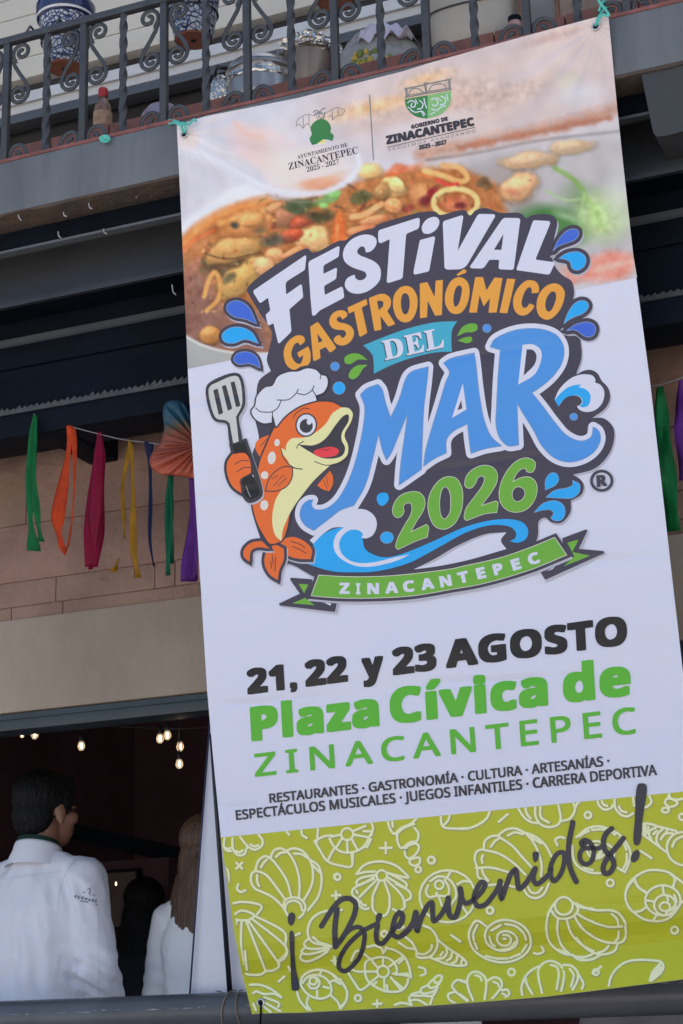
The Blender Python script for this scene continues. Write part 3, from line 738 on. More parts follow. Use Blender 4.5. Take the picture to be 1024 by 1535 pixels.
for w_, t in ((2, "612,42 700,22 825,-4"), (1.6, "614,74 700,58 824,36"), (1.6, "612,82 715,62 826,44"), (3, "618,44 620,78"), (3.2, "705,20 712,60"), (3, "818,0 820,40"), (1.5, "628,70 640,45 665,38 690,50 700,60"), (1.5, "722,54 735,28 765,18 795,22 806,40"), (1.2, "612,36 612,44 625,40 625,34"), (1.2, "700,14 718,10")): A.K(PEG, 'L', t, w_, 4)
A.text(PSL, 'GOBIERNO DE', ((617,193.2),(671.3,180.4),(616.3,187.6),(670.3,174.9)), 'sb', .35)
A.text(PSL, 'ZINACANTEPEC', ((580.2,216),(710.8,187.6),(578.8,204.5),(708.7,176.2)), 'sb', .85)
A.K(PSL, 'L', "530,313 730,267 937,220", .9); A.text(PEG, 'SEGUIMOS AVANZANDO', ((582.4,226.6),(713,197.8),(581.8,222.6),(712.3,193.8)), 'sn', 0, 1.5)
A.text(PSL, '2025 - 2027', ((628.6,224.2),(669.6,215.4),(627.8,218.3),(668.7,209.6)), 'sb', .35)
A.build('civic_emblems', BAN)

# --- festival logo
A = Art(.0008)
BLOB = "370,436* 372,430 400,406 454.7,373.5 462,373 469.6,379 507.8,361 517.8,360 530,351 549.8,344 559.8,342 566.4,337 626,319 640,317 652,317 659,322 665,321.5 696.6,315 704.5,323 714,314.5 730,312 749.4,319 780,319.5 789.4,327 796,323 826,322 835,331 832,352 827.5,373 830,395 842.3,411.7 857,421.6 860.8,437.7 859.6,450 868,480 870,508 872,525 871.3,540 864.5,561 874,556 886,554.5 896,560 901.5,570 912,582 914.5,597 907.6,612 888,626.5* 905,627 919,640 921,655 914,679 892.5,702 859,711.6* 868,717 875,726 872,741 856,750.6* 855,768 841,784 826,782.5 817.7,776 808,781 806,805 790,832 700,856 560,872 480,868 436,846 420,846 405,845 392,812 376,756 378,735 372,715 381,672 388,660 386,644 382,625 384,600 388,571 406,556* 400,540 403,525 408,500 403,489 390,470 378,450"
P = smooth_closed(zpts('P', BLOB), 4)
A.poly(PL, [(x + 2.0, y + 3.2) for x, y in P]); A.poly(PD, P)
A.S(PW, 'P', "620,853.5* 650,838.7 686.5,817.6 728.7,800.5 759,798* 751,810 759,823* 700,840 655,849")
A.S(PL, 'P', "620,853.5* 650,838.7 686.5,817.6 728.7,800.5 759,798* 728,803.5 688,821 652,842")
# drops with dark rims
for m_, z, t, w_ in ((PN,'R3',"335,228* 300,160 260,138 222,150 218,175 245,200 290,210",11), (PC,'R3',"342,308* 315,265 270,245 225,250 198,275 205,300 240,308 290,292",11), (PN,'R3',"350,408* 335,365 300,345 258,352 245,375 262,392 310,390",10),
  (PN,'B3',"75,370* 125,270 180,190 240,135 310,110 370,125 382,165 355,220 280,260 190,290 120,325",13), (PC,'B3',"150,462* 230,410 310,388 385,390 450,430 470,490 445,560 380,602 325,595 300,565 285,510 230,475",13),
  (PC,'B3',"205,1252* 265,1110 330,1020 400,980 465,985 500,1025 485,1080 430,1130 340,1165 265,1205",13), (PN,'B3',"245,1335* 330,1275 420,1245 510,1240 570,1275 585,1330 555,1395 490,1412 430,1385 380,1345 320,1325",13)):
    P = smooth_closed(zpts(z, t), 5); A.stroke(PL, [(x+1.5, y+2.5) for x, y in P], w_, True); A.stroke(PD, P, w_, True); tip = zpts(z, t)[0]; A.disc(PD, tip[0], tip[1], w_*.5); A.stroke(PBE, P, 1.8, True); A.poly(m_, P)
# FESTIVAL
for z, t, *hs in (('A1',"60,575 530,255 538,270 525,385 515,395 365,490 350,515 355,612 485,520 498,525 510,635 385,745 403,935 395,955 295,1052 283,1048 240,870 200,892 188,880 170,795 212,755 192,640 125,688 112,680 60,595"),
  ('A1',"556,335 565,310 825,175 838,182 832,262 822,275 700,345 692,360 692,425 805,370 815,378 808,462 800,475 705,530 698,545 705,615 855,540 868,550 880,630 870,645 660,755 612,803 590,800 575,640"),
  ('A2',"403,170 412,150 765,38 780,50 775,118 762,140 665,180 655,195 625,575 612,592 495,628 480,618 508,232 425,270 410,262 403,240"), ('A2',"780,240 905,206 918,216 866,510 855,525 735,552 722,540 724,515"),
  ('A3',"122,150 130,135 268,90 280,100 236,365 385,95 400,80 515,82 526,95 310,470 290,490 255,505 155,508 135,495"), ('A3',"330,485 575,125 595,110 705,112 717,125 667,500 655,510 560,505 550,495 555,440 548,432 480,432 440,490 420,500 340,497","588,235 515,355 572,356"),
  ('A3',"812,140 822,128 940,135 948,150 835,425 842,432 970,450 980,462 945,540 930,546 690,512 688,500")): A.Lp(PW, z, t, *hs, r=1.6)
A.S(PW, 'A2', "292,352* 288,330 278,305 250,298 220,325 215,352 240,378 300,402 370,435 415,480 428,530 418,600 370,660 290,710 205,725 140,705 105,660 105,620 130,580 190,552* 200,585 235,603 280,590 297,560 285,530 220,505 150,475 100,430 85,375 100,310 150,245 220,205 290,190 350,200 385,230 388,270 370,310 330,345")
A.S(PW, 'A2', "797,140 805,100 835,60 880,35 925,32 952,55 955,90 935,135 895,170 850,185 812,175")
# GASTRONOMICO
A.S(PO, 'A4', "265,340* 270,310 250,280 205,272 150,295 95,350 68,420 68,480 90,550 130,592 175,603 225,575* 300,558* 318,530 325,470 318,420 300,378* 195,440* 215,490* 255,462* 245,510 225,545 190,540 155,500 140,450 150,400 175,355 205,345 222,370*")
A.Lp(PO, 'A4', "320,190 390,145 405,155 568,385 565,400 520,436 505,435 470,385 412,412 420,490 365,520 350,515", "390,255 400,345 440,325")
A.S(PO, 'A4', "632,122* 675,85 675,60 650,38 600,32 540,60 508,110 505,155 530,200 580,220 640,225 662,245 660,275 630,297 605,270* 580,275 548,305 550,330 585,362 640,370 700,340 735,285 740,235 715,190 660,160 600,148 575,125 585,100 610,95")
A.Lp(PO, 'P', "520.8,461 549.5,448 551,456.5 542.3,461 550.8,499 540.5,505 538.5,503.5 531,466.5 523,470")
A.Lp(PO, 'A5', "18,235 120,195 175,195 220,225 235,270 225,320 195,360 275,485 205,510 130,405 140,540 72,552", "98,265 130,258 160,275 155,315 115,352", r=2.0)
A.S(PO, 'A5', "250,280 265,200 320,135 375,118 430,135 475,200 488,270 475,360 435,440 385,468 330,460 285,420 258,350", "368,188 395,205 410,260 408,330 385,385 365,392 345,375 328,310 330,240 345,200")
A.Lp(PO, 'A5', "508,95 580,82 650,225 660,68 730,60 720,398 655,405 585,262 578,420 510,430", r=.6)
A.S(PO, 'A5', "748,240 765,150 810,70 865,38 915,40 965,80 985,150 982,220 955,310 905,375 850,390 800,370 760,310", "890,115 910,135 908,190 890,270 865,312 845,318 832,285 832,220 850,150 870,120")
A.Lp(PO, 'A3', "228,545 285,502 305,515 298,532 235,557", r=.6)
A.Lp(PO, 'A6', "80,98 155,98 188,225 265,102 342,108 285,438 208,440 222,300 160,380 122,270 95,440 20,438", r=.6); A.Lp(PO, 'A6', "385,112 465,118 388,446 312,440", r=.6)
A.S(PO, 'A6', "622,255* 688,248* 692,200 670,150 620,128 565,135 500,190 455,270 442,340 455,410 490,455 535,468 580,455 625,415 650,372* 600,350* 575,385 545,393 525,360 530,310 550,250 580,205 605,195 620,215")
A.S(PO, 'A6', "668,360 685,280 735,205 800,165 860,160 910,190 938,240 932,310 905,390 855,460 795,503 740,503 695,470 672,420", "825,235 850,250 855,300 835,370 805,420 780,430 758,405 752,355 770,290 798,250")
# DEL flag, leaves, dots
A.S(PT, 'A7', "215,188* 320,145 480,88 640,52 770,45* 742,90 735,140 738,225* 640,230 500,262 380,305 278,355* 277,300 272,250* 250,220")
q = ((577.8,539.6),(666,519.8),(572.6,511.8),(661.5,491.2))
A.text(PSL, 'DEL', [(x-1.2, y+1.2) for x, y in q], 'se', .9, 1.1); A.text(PW, 'DEL', q, 'se', .7, 1.1)
for t in ("242,275* 190,238 140,238 105,262 108,292 140,298 185,272", "242,302* 175,308 135,345 130,375 155,388 190,365 210,330", "768,135* 800,80 850,58 885,65 888,95 860,110 820,112", "772,160* 810,142 855,140 857,160 830,175 800,168"): A.S(PG, 'A7', t)
for m_, z, x, y, rx, ry in ((PB,'A7',48,312,25,24), (PC,'A7',72,440,35,36), (PB,'A7',945,87,24,23), (PC,'B6',569,250,36,32), (PB,'B4',362,675,50,45)):
    ox, oy, k = Z[z]; A.disc(PBE, ox+x/k, oy+y/k, rx/k+.7, ry/k+.7); A.disc(m_, ox+x/k, oy+y/k, rx/k, ry/k)
A.S(PC, 'B1', "552,850 560,825 588,813 618,820 626,850 610,880 582,895 562,880")
# MAR
Mt = "452,212* 490,175 560,148* 585,180 605,260 637,355* 690,240 735,105 765,72 868,40* 860,130 840,300 832,480 826,670* 690,765* 700,640 725,460 745,318* 690,450 640,570 612,612* 590,560 563,450* 530,590 480,770 412,890* 330,920 250,980 165,1045* 110,1010 82,955 95,895 130,862 160,858* 150,885 170,915 230,915 300,870 360,780 410,660 450,510 475,370 478,280"
At = "150,245* 180,225 300,195* 308,250 325,400 350,530 385,610 435,655* 350,670 285,692* 275,620 268,545* 200,580 170,610 160,640 162,690* 100,720 50,755* 60,680 90,570 130,440 160,340 178,290"
Rt = "380,165* 400,130 480,90 560,75 650,82 710,110 742,165 735,240 690,310 620,370 585,392* 640,460 700,540 760,605 830,632 880,610 890,562* 915,580 925,620 905,670 850,715 770,735 700,715 640,660 590,570 540,490 512,440* 515,540 520,650* 470,655 430,620 410,560 412,450 420,300 430,180*"
for z, t in (('B1', Mt), ('B2', At), ('B2', Rt)): A.outline(PW, z, t, 15.5)
for z, t in (('B1', Mt), ('B2', At), ('B2', Rt)): A.outline(PBE, z, t, 1.8)
A.S(PB, 'B1', Mt, n=7); A.S(PB, 'B2', At, n=7); A.S(PB, 'B2', Rt, n=7)
A.Lp(PW, 'B2', "244,345 262,475 190,517", r=.5); A.Lp(PD, 'B2', "236,428 241,470 217,478", r=.5)
A.S(PW, 'B2', "540,155* 590,152 630,180 632,230 600,300 518,352*"); A.S(PD, 'B2', "560,178* 590,180 608,205 600,250 545,308*")
# small crest and lower drops
A.S(PW, 'B4', "105,440* 150,330 220,240 330,150 450,105 540,100 620,120 655,170 652,212* 720,240 770,310 775,400 740,500 660,580 560,610 480,600 430,570 405,533* 440,520 470,480 460,430 420,395 360,388 290,400 230,440 155,538*")
A.S(PC, 'B4', "105,450* 180,360 280,280 380,245 465,238* 430,275* 520,300 585,370 590,440 560,520 490,548 440,535* 475,490 470,430 420,390 350,388 270,410 200,470 155,538*")
for t in ("650,125* 652,70 680,35 710,38 722,70 705,98", "655,165* 700,130 770,115 800,100 800,75* 835,95 835,135 800,168 740,170", "590,248* 640,200 710,187 750,215 755,260 735,290 700,293 680,280* 695,255 680,235 640,235"):
    A.outline(PBE, 'B7', t, 1.6); A.S(PC, 'B7', t)
# 2026
for t, *hs in (("110,375 115,330 150,280 205,257 255,258 285,285 292,320 280,365 245,420 210,485* 300,442* 312,455 305,512* 240,535 140,582* 128,570 135,530 175,450 210,390 220,350 212,320 190,318 170,335 172,370 155,395 130,400",),
  ("310,330 325,260 370,195 420,170 470,180 500,230 507,295 495,370 455,440 400,467 350,450 320,395", "410,225 432,250 440,310 432,380 405,410 385,395 375,340 380,270 395,232"),
  ("520,215 530,165 570,125 625,105 675,115 702,150 700,200 670,255 610,335* 695,308* 706,315 700,372* 640,378 530,417* 518,408 525,355 570,290 620,220 632,180 620,165 595,172 580,205 555,232 530,230",),
  ("920,100 912,80 870,63 815,80 765,130 730,195 715,260 725,320 765,360 820,370 875,350 915,300 930,240 918,195 885,172 840,175 790,200* 810,155 840,125 865,120* 875,140 905,140", "825,225 855,240 862,270 845,300 815,312 792,295 788,260 800,235")):
    for s_ in (t, *hs): A.outline(PM, 'B5', s_, 1.5)
    A.S(PG, 'B5', t, *hs)
# wave
A.S(PC, 'P', "451,842* 467,839 471,830 469.5,816 491,797 517,790 530,793 543,799 544,808.5 547,822 559,831 578,835.4 599.5,831.4 647,812.4 697,790 739,779.4 768,778.6 784,783.4 792,795 788,808.4 775,813.7 764,811* 772,807 773.6,799 767,791 750,787 728.7,788.6 697,799 663,817.6 634,833.5 613,844 567,856 530,858 496,856")
A.S(PW, 'B6', "130,265* 200,200 290,115 370,90 450,92 500,130 512,180 490,235 450,255 425,250* 432,230 410,210 370,205 330,225 300,270 300,310 320,350 370,385 440,395 520,385 600,365 700,345* 640,375 560,400 480,415 400,412 330,385 280,340 265,290 280,235 325,190* 260,195 200,235 150,285*")
# fish cook
d_ = PSL
A.S(PF, 'R5', "465,408* 420,420 380,450 375,480 400,530* 440,470"); A.S(PF, 'R5', "785,605* 802,640 798,690 780,718* 740,705 715,685*")
for t in ("440,430 405,470", "455,440 420,500"): A.K(d_, 'R5', t, .9)
for t in ("765,635 775,690", "750,660 770,705"): A.K(d_, 'R5', t, .8)
for z, t in (('R6',"290,365* 340,355 390,375 420,410 415,450* 360,448 310,430 285,395*"), ('R6',"300,405* 300,450 280,500 275,540* 240,515 218,470 225,420 262,385*"), ('R6',"240,405* 190,400 160,415 155,462* 130,440 130,410 160,380 205,372*")):
    P = smooth_closed(zpts(z, t), 5); A.stroke(PL, [(x+1.5, y+2.5) for x, y in P], 9, True); A.stroke(PD, P, 9, True); A.disc(PD, *P[0], 4); A.poly(PF, P)
BODY = "414,637 427.7,622 449.5,608.4 477,602.3 498.8,603.4 512.4,610.5* 500,640 470,700 440,750 428,800 421,811 405,815 399,808 385,782 378,750 381.5,732.7 385.3,717.7 389.4,693 400.3,665.8"
A.outline(d_, 'P', BODY, 5); A.S(PF, 'P', BODY)
A.S(PY, 'P', "512.4,610.5* 523,612 529,620 526,633 516.5,652 522,668.5 520.6,682 509.7,692 496,696.5* 471,720 455,739.6 441,758.8 432,775 424,795 422,811* 413,803 408,780 413,750 425,731 438.6,716* 436,702 431,688 429,668 437,657.5 455,656 471.4,649.4 488,635.7 499,619")
A.S(d_, 'R5', "610,462* 700,465 760,430 820,350 860,305 885,298 888,330 850,400 850,440 868,480 855,520 810,538 740,535 680,505"); A.S(PR, 'R5', "695,500 730,485 800,475 835,495 820,520 760,532 715,525")
for t, w_ in (("603,482 612,462 640,445", 1.4), ("518,475 525,520 550,560 590,590 632,597", 1.6), ("700,555 760,575 830,568 875,540 890,490", 1.3), ("640,262 670,265", 1.3), ("582,318 600,290 640,265", 1.2), ("740,490 770,492 785,482", 1)): A.K(d_, 'R5', t, w_)
A.S(PY, 'R5', "518,478* 530,520 555,550* 545,500")
for m_, x, y, rx, ry in ((d_,655,355,60,66), (PHL,655,355,52,58), (d_,655,360,36,38), (PHL,672,336,14,18), (PM,495,452,15,20), (PM,466,535,22,35), (PM,427,630,20,22), (PM,425,795,22,28)): A.disc(m_, 280+x/3.657, 540+y/3.657, rx/3.657, ry/3.657, .15)
t = "435,715* 450,660 490,610 540,585 578,590* 575,640 550,685 500,712"; A.outline(d_, 'R5', t, 3.2); A.S(PF, 'R5', t)
for t in ("475,690 530,630", "500,690 545,645", "470,650 500,630"): A.K(d_, 'R5', t, 1.1)
for t in ("335,395 370,410 395,425", "330,375 365,385 390,400", "250,430 255,470", "265,440 262,500", "245,460 248,490"): A.K(d_, 'R6', t, 1.1)
# chef's hat
hat = "490,365* 470,300 470,340* 420,345 375,320 355,280 375,250 385,200 430,150 470,140 500,90 560,65 610,62 660,45 710,55 735,80 765,90 772,130 750,175 706,193* 712,220* 620,250 540,305"
A.outline(d_, 'R5', hat, 4.5); A.S(PHL, 'R5', hat)
for t in ("378,262 400,280 440,285 470,283", "495,218 560,215 600,180 612,160", "470,283 500,260 517,222", "606,182 650,188 690,160 697,140", "690,165 706,190 714,220", "735,80 732,102", "470,285 468,340"): A.K(d_, 'R5', t, 1.5)
# spatula and hand
for t, w_ in (("120,160 135,135 260,85 285,95 305,230 295,265 270,310 285,445 255,455 235,345 215,330 165,320 145,290", 9), ("250,515* 320,510 345,545 352,600 350,620 300,650 295,680 300,730* 250,690 222,620 222,560", 8), ("248,465* 318,445* 400,700 400,740 345,768 315,735", 8)):
    P = smooth_closed(zpts('R5', t), 5); A.stroke(PL, [(x+1.6, y+2.8) for x, y in P], w_, True); A.stroke(d_, P, w_, True)
A.S(PS, 'R5', "120,160 135,135* 260,85 285,95 305,230 295,265 270,310* 285,445* 255,455* 235,345* 215,330 165,320 145,290")
for t in ("145,165 170,155 200,290 175,300", "192,142 215,135 250,265 225,278", "240,122 262,115 295,250 270,258"): A.Lp(d_, 'R5', t, r=1.5)
A.Lp(PK, 'R5', "250,465 316,447 350,540 275,560", r=3); A.S(PF, 'R5', "250,515* 320,510 345,545 352,600 350,620 300,650 295,680 300,730* 250,690 222,620 222,560")
for t in ("265,570 300,550 340,552", "275,612 310,590 348,588", "292,680 295,655 350,622"): A.K(d_, 'R5', t, 1.3)
A.Lp(PK, 'R5', "300,650 355,625 398,700 400,740 345,768 315,738", r=4); A.K(PS, 'R5', "325,690 345,740 350,748", .7)
# ribbon
for z, t in (('B8',"135,322* 242,330* 255,420* 378,450* 368,495* 75,460* 192,405*"), ('B7',"750,395* 872,350* 822,455* 966,468* 652,610* 628,570* 762,490*")):
    P = [p[:2] for p in zpts(z, t)]; A.stroke(PL, [(x+1.8, y+3) for x, y in P], 5, True); A.poly(PL, [(x+1.8, y+3) for x, y in P]); A.poly(PD, P); A.outline(PD, z, t, 4, False)
rib = "478,862.6* 523,864.8 577.7,864 632,859 680,852.5 694.7,849 749,836.7 793,821.7 831.4,806* 849,831.8* 793,854.5 722,875 680,882.5 618.8,892.7 564,896 509,896 467,892.7*"
P = smooth_closed(zpts('P', rib), 5); A.stroke(PL, [(x+2, y+3.2) for x, y in P], 11, True); A.stroke(PD, P, 11, True)
for c in zpts('P', rib):
    if c[2]: A.disc(PD, c[0], c[1], 5.5)
A.stroke(PM, P, 1.8, True); A.poly(PG, P)
for z, t in (('B8',"175,348 228,352 205,400"), ('B8',"140,455 210,425 262,465"), ('B7',"770,415 832,398 797,466"), ('B7',"797,466 895,486 750,545 808,490")): A.Lp(PG, z, t, r=.4)
for z, t in (('B8',"312,450 352,455 350,468"), ('B7',"655,572 702,545 690,560")): A.Lp(PW, z, t, r=.3)
RT = [('Z',516.5,889.6,0),('I',537,890.3,0),('N',559.5,890,-1),('A',587.5,888.6,-3),('C',613.5,886.5,-6),('A',642,882.8,-9),('N',669.5,878.6,-11),('T',696,872.8,-12.5),('E',723,866.6,-14),('P',748.6,860.4,-15),('E',775.8,853.2,-17),('C',802.5,844.6,-19)]
for ch, x, y, a in RT:
    w_ = {'I': 5, 'N': 16, 'A': 18, 'C': 15.5, 'Z': 14, 'T': 14.5, 'E': 12, 'P': 13}[ch]; c, s_ = math.cos(R(a)), math.sin(R(a)); hgt = 15.5
    A.text(PW, ch, ((x-w_/2*c, y-w_/2*s_), (x+w_/2*c, y+w_/2*s_), (x-w_/2*c+hgt*s_, y-w_/2*s_-hgt*c), (x+w_/2*c+hgt*s_, y+w_/2*s_-hgt*c)), 'sb', .8)
A.ring(PD, 902, 720.6, 15.4, 4.2, 14.6); A.text(PD, 'R', ((895.8,729.5),(909.5,727.6),(894.8,713.6),(907.8,711.6)), 'sb', .9)
LOGO = A.build('festival_logo', BAN)

# --- dates and place
A = Art(.0008, 1.2e-5)
def word(m, txt, x0, x1, base, rise, cap0, cap1, bold):
    f = lambda x: base - (x - 371) * rise; c = lambda x: cap0 + (cap1 - cap0) * (x - 371) / 570
    b = bold; x0 += b; x1 -= b; y0, y1 = f(x0) - b * .8, f(x1) - b * .8; c0, c1 = c(x0) - b * 1.6, c(x1) - b * 1.6
    A.text(m, txt, ((x0, y0), (x1, y1), (x0 - c0 * .055, y0 - c0), (x1 - c1 * .055, y1 - c1)), 'sb', bold, 1.0 + bold * .022 if len(txt) > 1 else 1)
for t, x0, x1 in (('21,', 371, 446), ('22', 458, 522), ('y', 543, 576), ('23', 589, 655), ('AGOSTO', 668.5, 941)): word(PK, t, x0, x1, 1041.5, .1325, 38, 44, 2.3)
for t, x0, x1 in (('Plaza', 377, 569), ('Cívica', 585.5, 822), ('de', 845, 946.5)): word(PGD, t, x0, x1, 1112.3, .1222, 51, 57, 2.7)
A.text(PGD, 'ZINACANTEPEC', ((383.2,1163.8),(954,1098.4),(381.3,1131),(950.8,1060.5)), 'sn', 1.0, 1.38)
A.text(PSL, 'RESTAURANTES · GASTRONOMÍA · CULTURA · ARTESANÍAS ·', ((404.8,1203.4),(913.5,1147.2),(403.8,1190.3),(912.3,1133)), 'sn', .62)
A.text(PSL, 'ESPECTÁCULOS MUSICALES · JUEGOS INFANTILES · CARRERA DEPORTIVA', ((354.6,1228.9),(984.6,1161.4),(353.4,1215.2),(983.2,1146.2)), 'sn', .62)
A.build('event_details', BAN)

# --- lime panel with outlined shells
A = Art(.0008)
A.poly(PLIME, densify([(331, 1255), (1049, 1184), (1080, 1462)] + BOT[::-1][1:] + LEFT[::-1][1:-8] , 60) if False else densify([(331, 1255.5)] + LEFT[8:] + BOT[1:] + [(1052, 1260), (1046, 1184.5)], 60))
A.build('lime_panel', BAN)
A = Art(.0010); SH = []
def sh(z, *ts, w=3.7):
    for t in ts: P = [p[:2] for p in zpts(z, t)]; SH.append((catmull(P, 5) if len(P) > 2 else P, w, False))
def shr(z, cx, cy, r, w=3.6, ry=None, a0=0, a1=360):
    ox, oy, k = Z[z]; cx, cy, r = ox+cx/k, oy+cy/k, r/k; ry = ry/k if ry else r; full = a1-a0 >= 360
    P = [(cx+r*math.cos(R(t)), cy+ry*math.sin(R(t))) for t in np.linspace(a0, a1, 22)]; SH.append((P[:-1] if full else P, w, full))
sh('C4', "520,650 440,540 380,470 310,440 275,450 262,510 290,570 350,600 430,640 510,720 545,780", "570,630 540,520 480,420 410,340 370,325 320,360 295,440", "630,650 635,520 600,380 540,290 490,265 440,280 410,340", "670,660 730,540 735,420 700,330 650,280 590,265 540,280", "700,740 780,630 805,500 780,400 700,340", "735,390 790,450", "510,720 520,670 580,640 650,660 680,710 660,770 630,800", "525,740 535,690 590,665 640,690 655,740", "340,410 360,375 385,350", "455,330 490,300 530,295", "595,305 650,310 690,335", "310,470 310,520 325,555",
   "60,190 55,250 75,280 110,285", "120,190 125,270 160,315 210,310 230,260", "180,180 240,250 290,275 345,245 350,200 320,160", "150,285 175,295 200,280", "260,235 290,250 320,240", "75,262 90,270 105,262", "150,375 195,420", "195,375 150,420", "165,540 155,575 185,600 220,585", "50,390 85,440 90,510 75,570", "90,695 200,675 345,710 310,770", "535,135 555,160", "650,130 655,160 690,185", "915,595 915,655", "885,628 950,622")
shr('C4', 927, 485, 22)
sh('P', "471.5,1261 481,1277 491,1291 512.5,1298 527,1298.6 527,1278", "471.5,1261 485,1254 497,1252", "491,1291 498,1277 503,1270", "475,1262 477,1240", "494,1257 500,1268 510,1276 525,1278 540,1273 550,1262 556,1250", "520.4,1259 521,1278", "513,1256 505,1269", "511,1251 497,1254", "527,1257 536,1274", "530,1251 552,1255", "529,1246 548,1238", "557,1252 559,1240 555,1230", "550,1270 556,1258", "529,1278 529,1290", "541,1272 549,1268", "545,1246 558,1246")
shr('C6', 105, 258, 46)
sh('C5', "110,75 190,25 290,65 250,95 190,100 130,90 110,75", "290,65 500,175 530,215 525,290", "265,85 525,300 535,350 470,420 480,440", "240,100 470,420", "225,105 375,490", "190,110 185,250 190,340 205,440", "155,100 130,190", "125,95 105,130", "525,290 540,340 520,390 475,425 475,455 430,485 375,490 340,515 240,515 200,500", "215,335 230,480", "255,595 330,595 420,630 495,690", "280,660 300,645 360,665 440,665 495,690", "365,690 480,740 470,765", "350,720 490,800", "340,745 420,810", "280,740 300,790",
   "640,590 660,530 720,490 800,480 880,510 950,570 1000,650 990,720 940,790", "640,590 680,650 740,690 810,700 870,670 880,620 860,570 810,530 740,520 690,540 660,580", "700,590 720,620 770,615 790,580 770,545 730,530", "800,490 790,520", "860,580 900,560 950,555", "880,680 930,730 950,780", "615,650 640,720 700,790", "700,690 690,740 720,790", "770,640 770,700", "820,610 860,620", "475,570 520,530",
   "960,20 900,22 800,40 730,90 700,160 705,230 740,270 820,290 880,300", "740,230 790,270 860,290", "705,240 670,280 690,310 760,320 880,300", "675,310 650,340 680,360 760,350 860,320", "655,350 640,390 680,415 760,395 850,340", "880,410 915,415", "905,385 910,440", "600,215 638,200", "550,455 565,490")
shr('C5', 740, 565, 28)
sh('C6', "400,322 402,405", "357,365 447,362", "415,150 430,210 465,255 520,210 590,180 635,140", "450,150 455,200", "490,250 490,310 520,365 590,320 640,310 650,250 620,210", "480,260 540,210 620,180", "550,370 550,420 580,445 640,400 655,350 630,330 570,350 545,385", "590,440 585,480 620,500 660,480 660,440 630,440 600,450", "175,565 230,500 310,470 390,470 480,500 540,550 575,590 450,565 400,550", "175,565 250,548 320,545", "320,570 200,600 175,630 190,650 310,590", "310,600 150,680 145,720 190,760", "330,610 200,740", "350,620 300,740 300,819", "390,620 430,740 430,819", "410,610 530,740 545,819", "420,590 590,710 590,750 560,765", "430,560 560,640 550,670 480,640", "175,690 185,710", "205,770 225,800 250,805",
   "820,100 840,200 930,215 1024,212", "895,105 880,150 845,190")
shr('C6', 370, 575, 40); shr('C6', 650, 530, 22); shr('C6', 750, 458, 25); shr('C6', 28, 585, 24)
sh('C7', "545,0 545,50 500,80 455,65", "300,0 300,60 340,110 400,110 430,40 430,0", "190,0 200,40 240,65 270,60")
shr('C2', 330, 435, 195, ry=182); shr('C2', 272, 355, 30); shr('C2', 218, 183, 24); shr('C2', 625, 535, 22)
sh('C2', "210,330 260,298 320,305 370,350 390,430 350,500", "195,360 180,400 200,440 260,430 330,430 340,380 310,320", "330,300 350,265", "400,350 440,330 490,335", "430,500 470,560", "270,440 290,500", "255,410 250,430", "355,705 420,750")
sh('D1', "420,715 320,695 220,700", "120,570 230,565 370,600", "130,570 110,490 130,440 180,425", "185,430 300,460 420,540 500,620", "180,420 190,360 240,325 295,320", "290,325 400,400 480,490 545,560", "300,310 350,275 420,265 480,290 500,300", "500,300 560,370 610,480 625,560 620,630", "510,300 580,330 650,390 690,460 700,480", "540,330 620,380", "130,575 140,640 210,670", "165,575 180,620 215,665", "170,530 165,495 175,470", "235,405 270,360 310,335", "365,320 420,295 480,310", "480,720 520,780 580,800 640,770 680,690", "520,715 545,755 590,760 630,720",
   "230,125 200,190 130,240 60,265 0,270", "295,215 365,155", "440,105 490,180 540,215 600,225", "500,100 510,150 540,190", "575,100 580,180 620,235 680,255 750,235 770,190 750,75", "615,90 620,180 680,220", "770,210 840,190 880,120 865,60", "905,60 880,110", "745,395 730,350 770,330 800,340")
shr('D1', 980, 163, 25)
sh('D2', "210,255 125,205 80,260 65,320 90,410 150,470 230,510 330,525 430,505 510,450 540,390 530,310 480,245 410,210 330,200 260,220 210,260 190,310 200,370 240,410 310,435 380,425 430,390 435,340 400,300 340,285 290,310 285,360 320,395 370,390 390,350 370,320 330,315", "130,240 100,310 105,355", "110,375 130,420", "195,475 280,495 365,495", "385,490 460,460", "475,445 510,390", "345,230 430,250 490,310 505,350", "240,280 310,240", "225,330 240,380 265,400", "330,345 350,345", "310,430 380,415 420,370", "625,405 640,440 600,460 565,455",
   "700,130 740,180 800,190 870,170 905,120 890,80", "730,60 680,140 660,260 680,360 730,420 800,460 870,470", "750,190 745,290 780,400 850,470", "815,190 850,300 920,380 1024,440", "875,170 930,260 1024,330", "895,150 950,185 1024,215", "865,65 920,100 1024,115", "730,420 810,450", "860,470 900,500 960,510 1024,500", "880,480 950,485 1010,465",
   "100,819 60,720 55,650 85,605 140,600 190,640 200,700 185,819", "115,625 150,635 165,665", "210,665 260,640 305,655 320,700 290,750 230,819", "255,675 290,690 295,710", "320,740 360,735 375,770 340,800", "0,665 40,680", "0,770 60,819", "325,765 345,775", "480,800 470,720 490,650 540,590 600,555", "560,780 510,690 500,630", "630,770 600,640 600,580 640,530 700,515 760,540 795,600 790,680 770,760", "695,545 740,560 755,610 740,730", "790,545 850,550 900,600 900,660 860,740", "840,575 870,620 850,710", "910,620 945,690 930,735", "475,690 500,640")
shr('D2', 795, 92, 68); shr('D2', 393, 600, 26); shr('D2', 228, 127, 26); shr('D2', 1040, 600, 22)
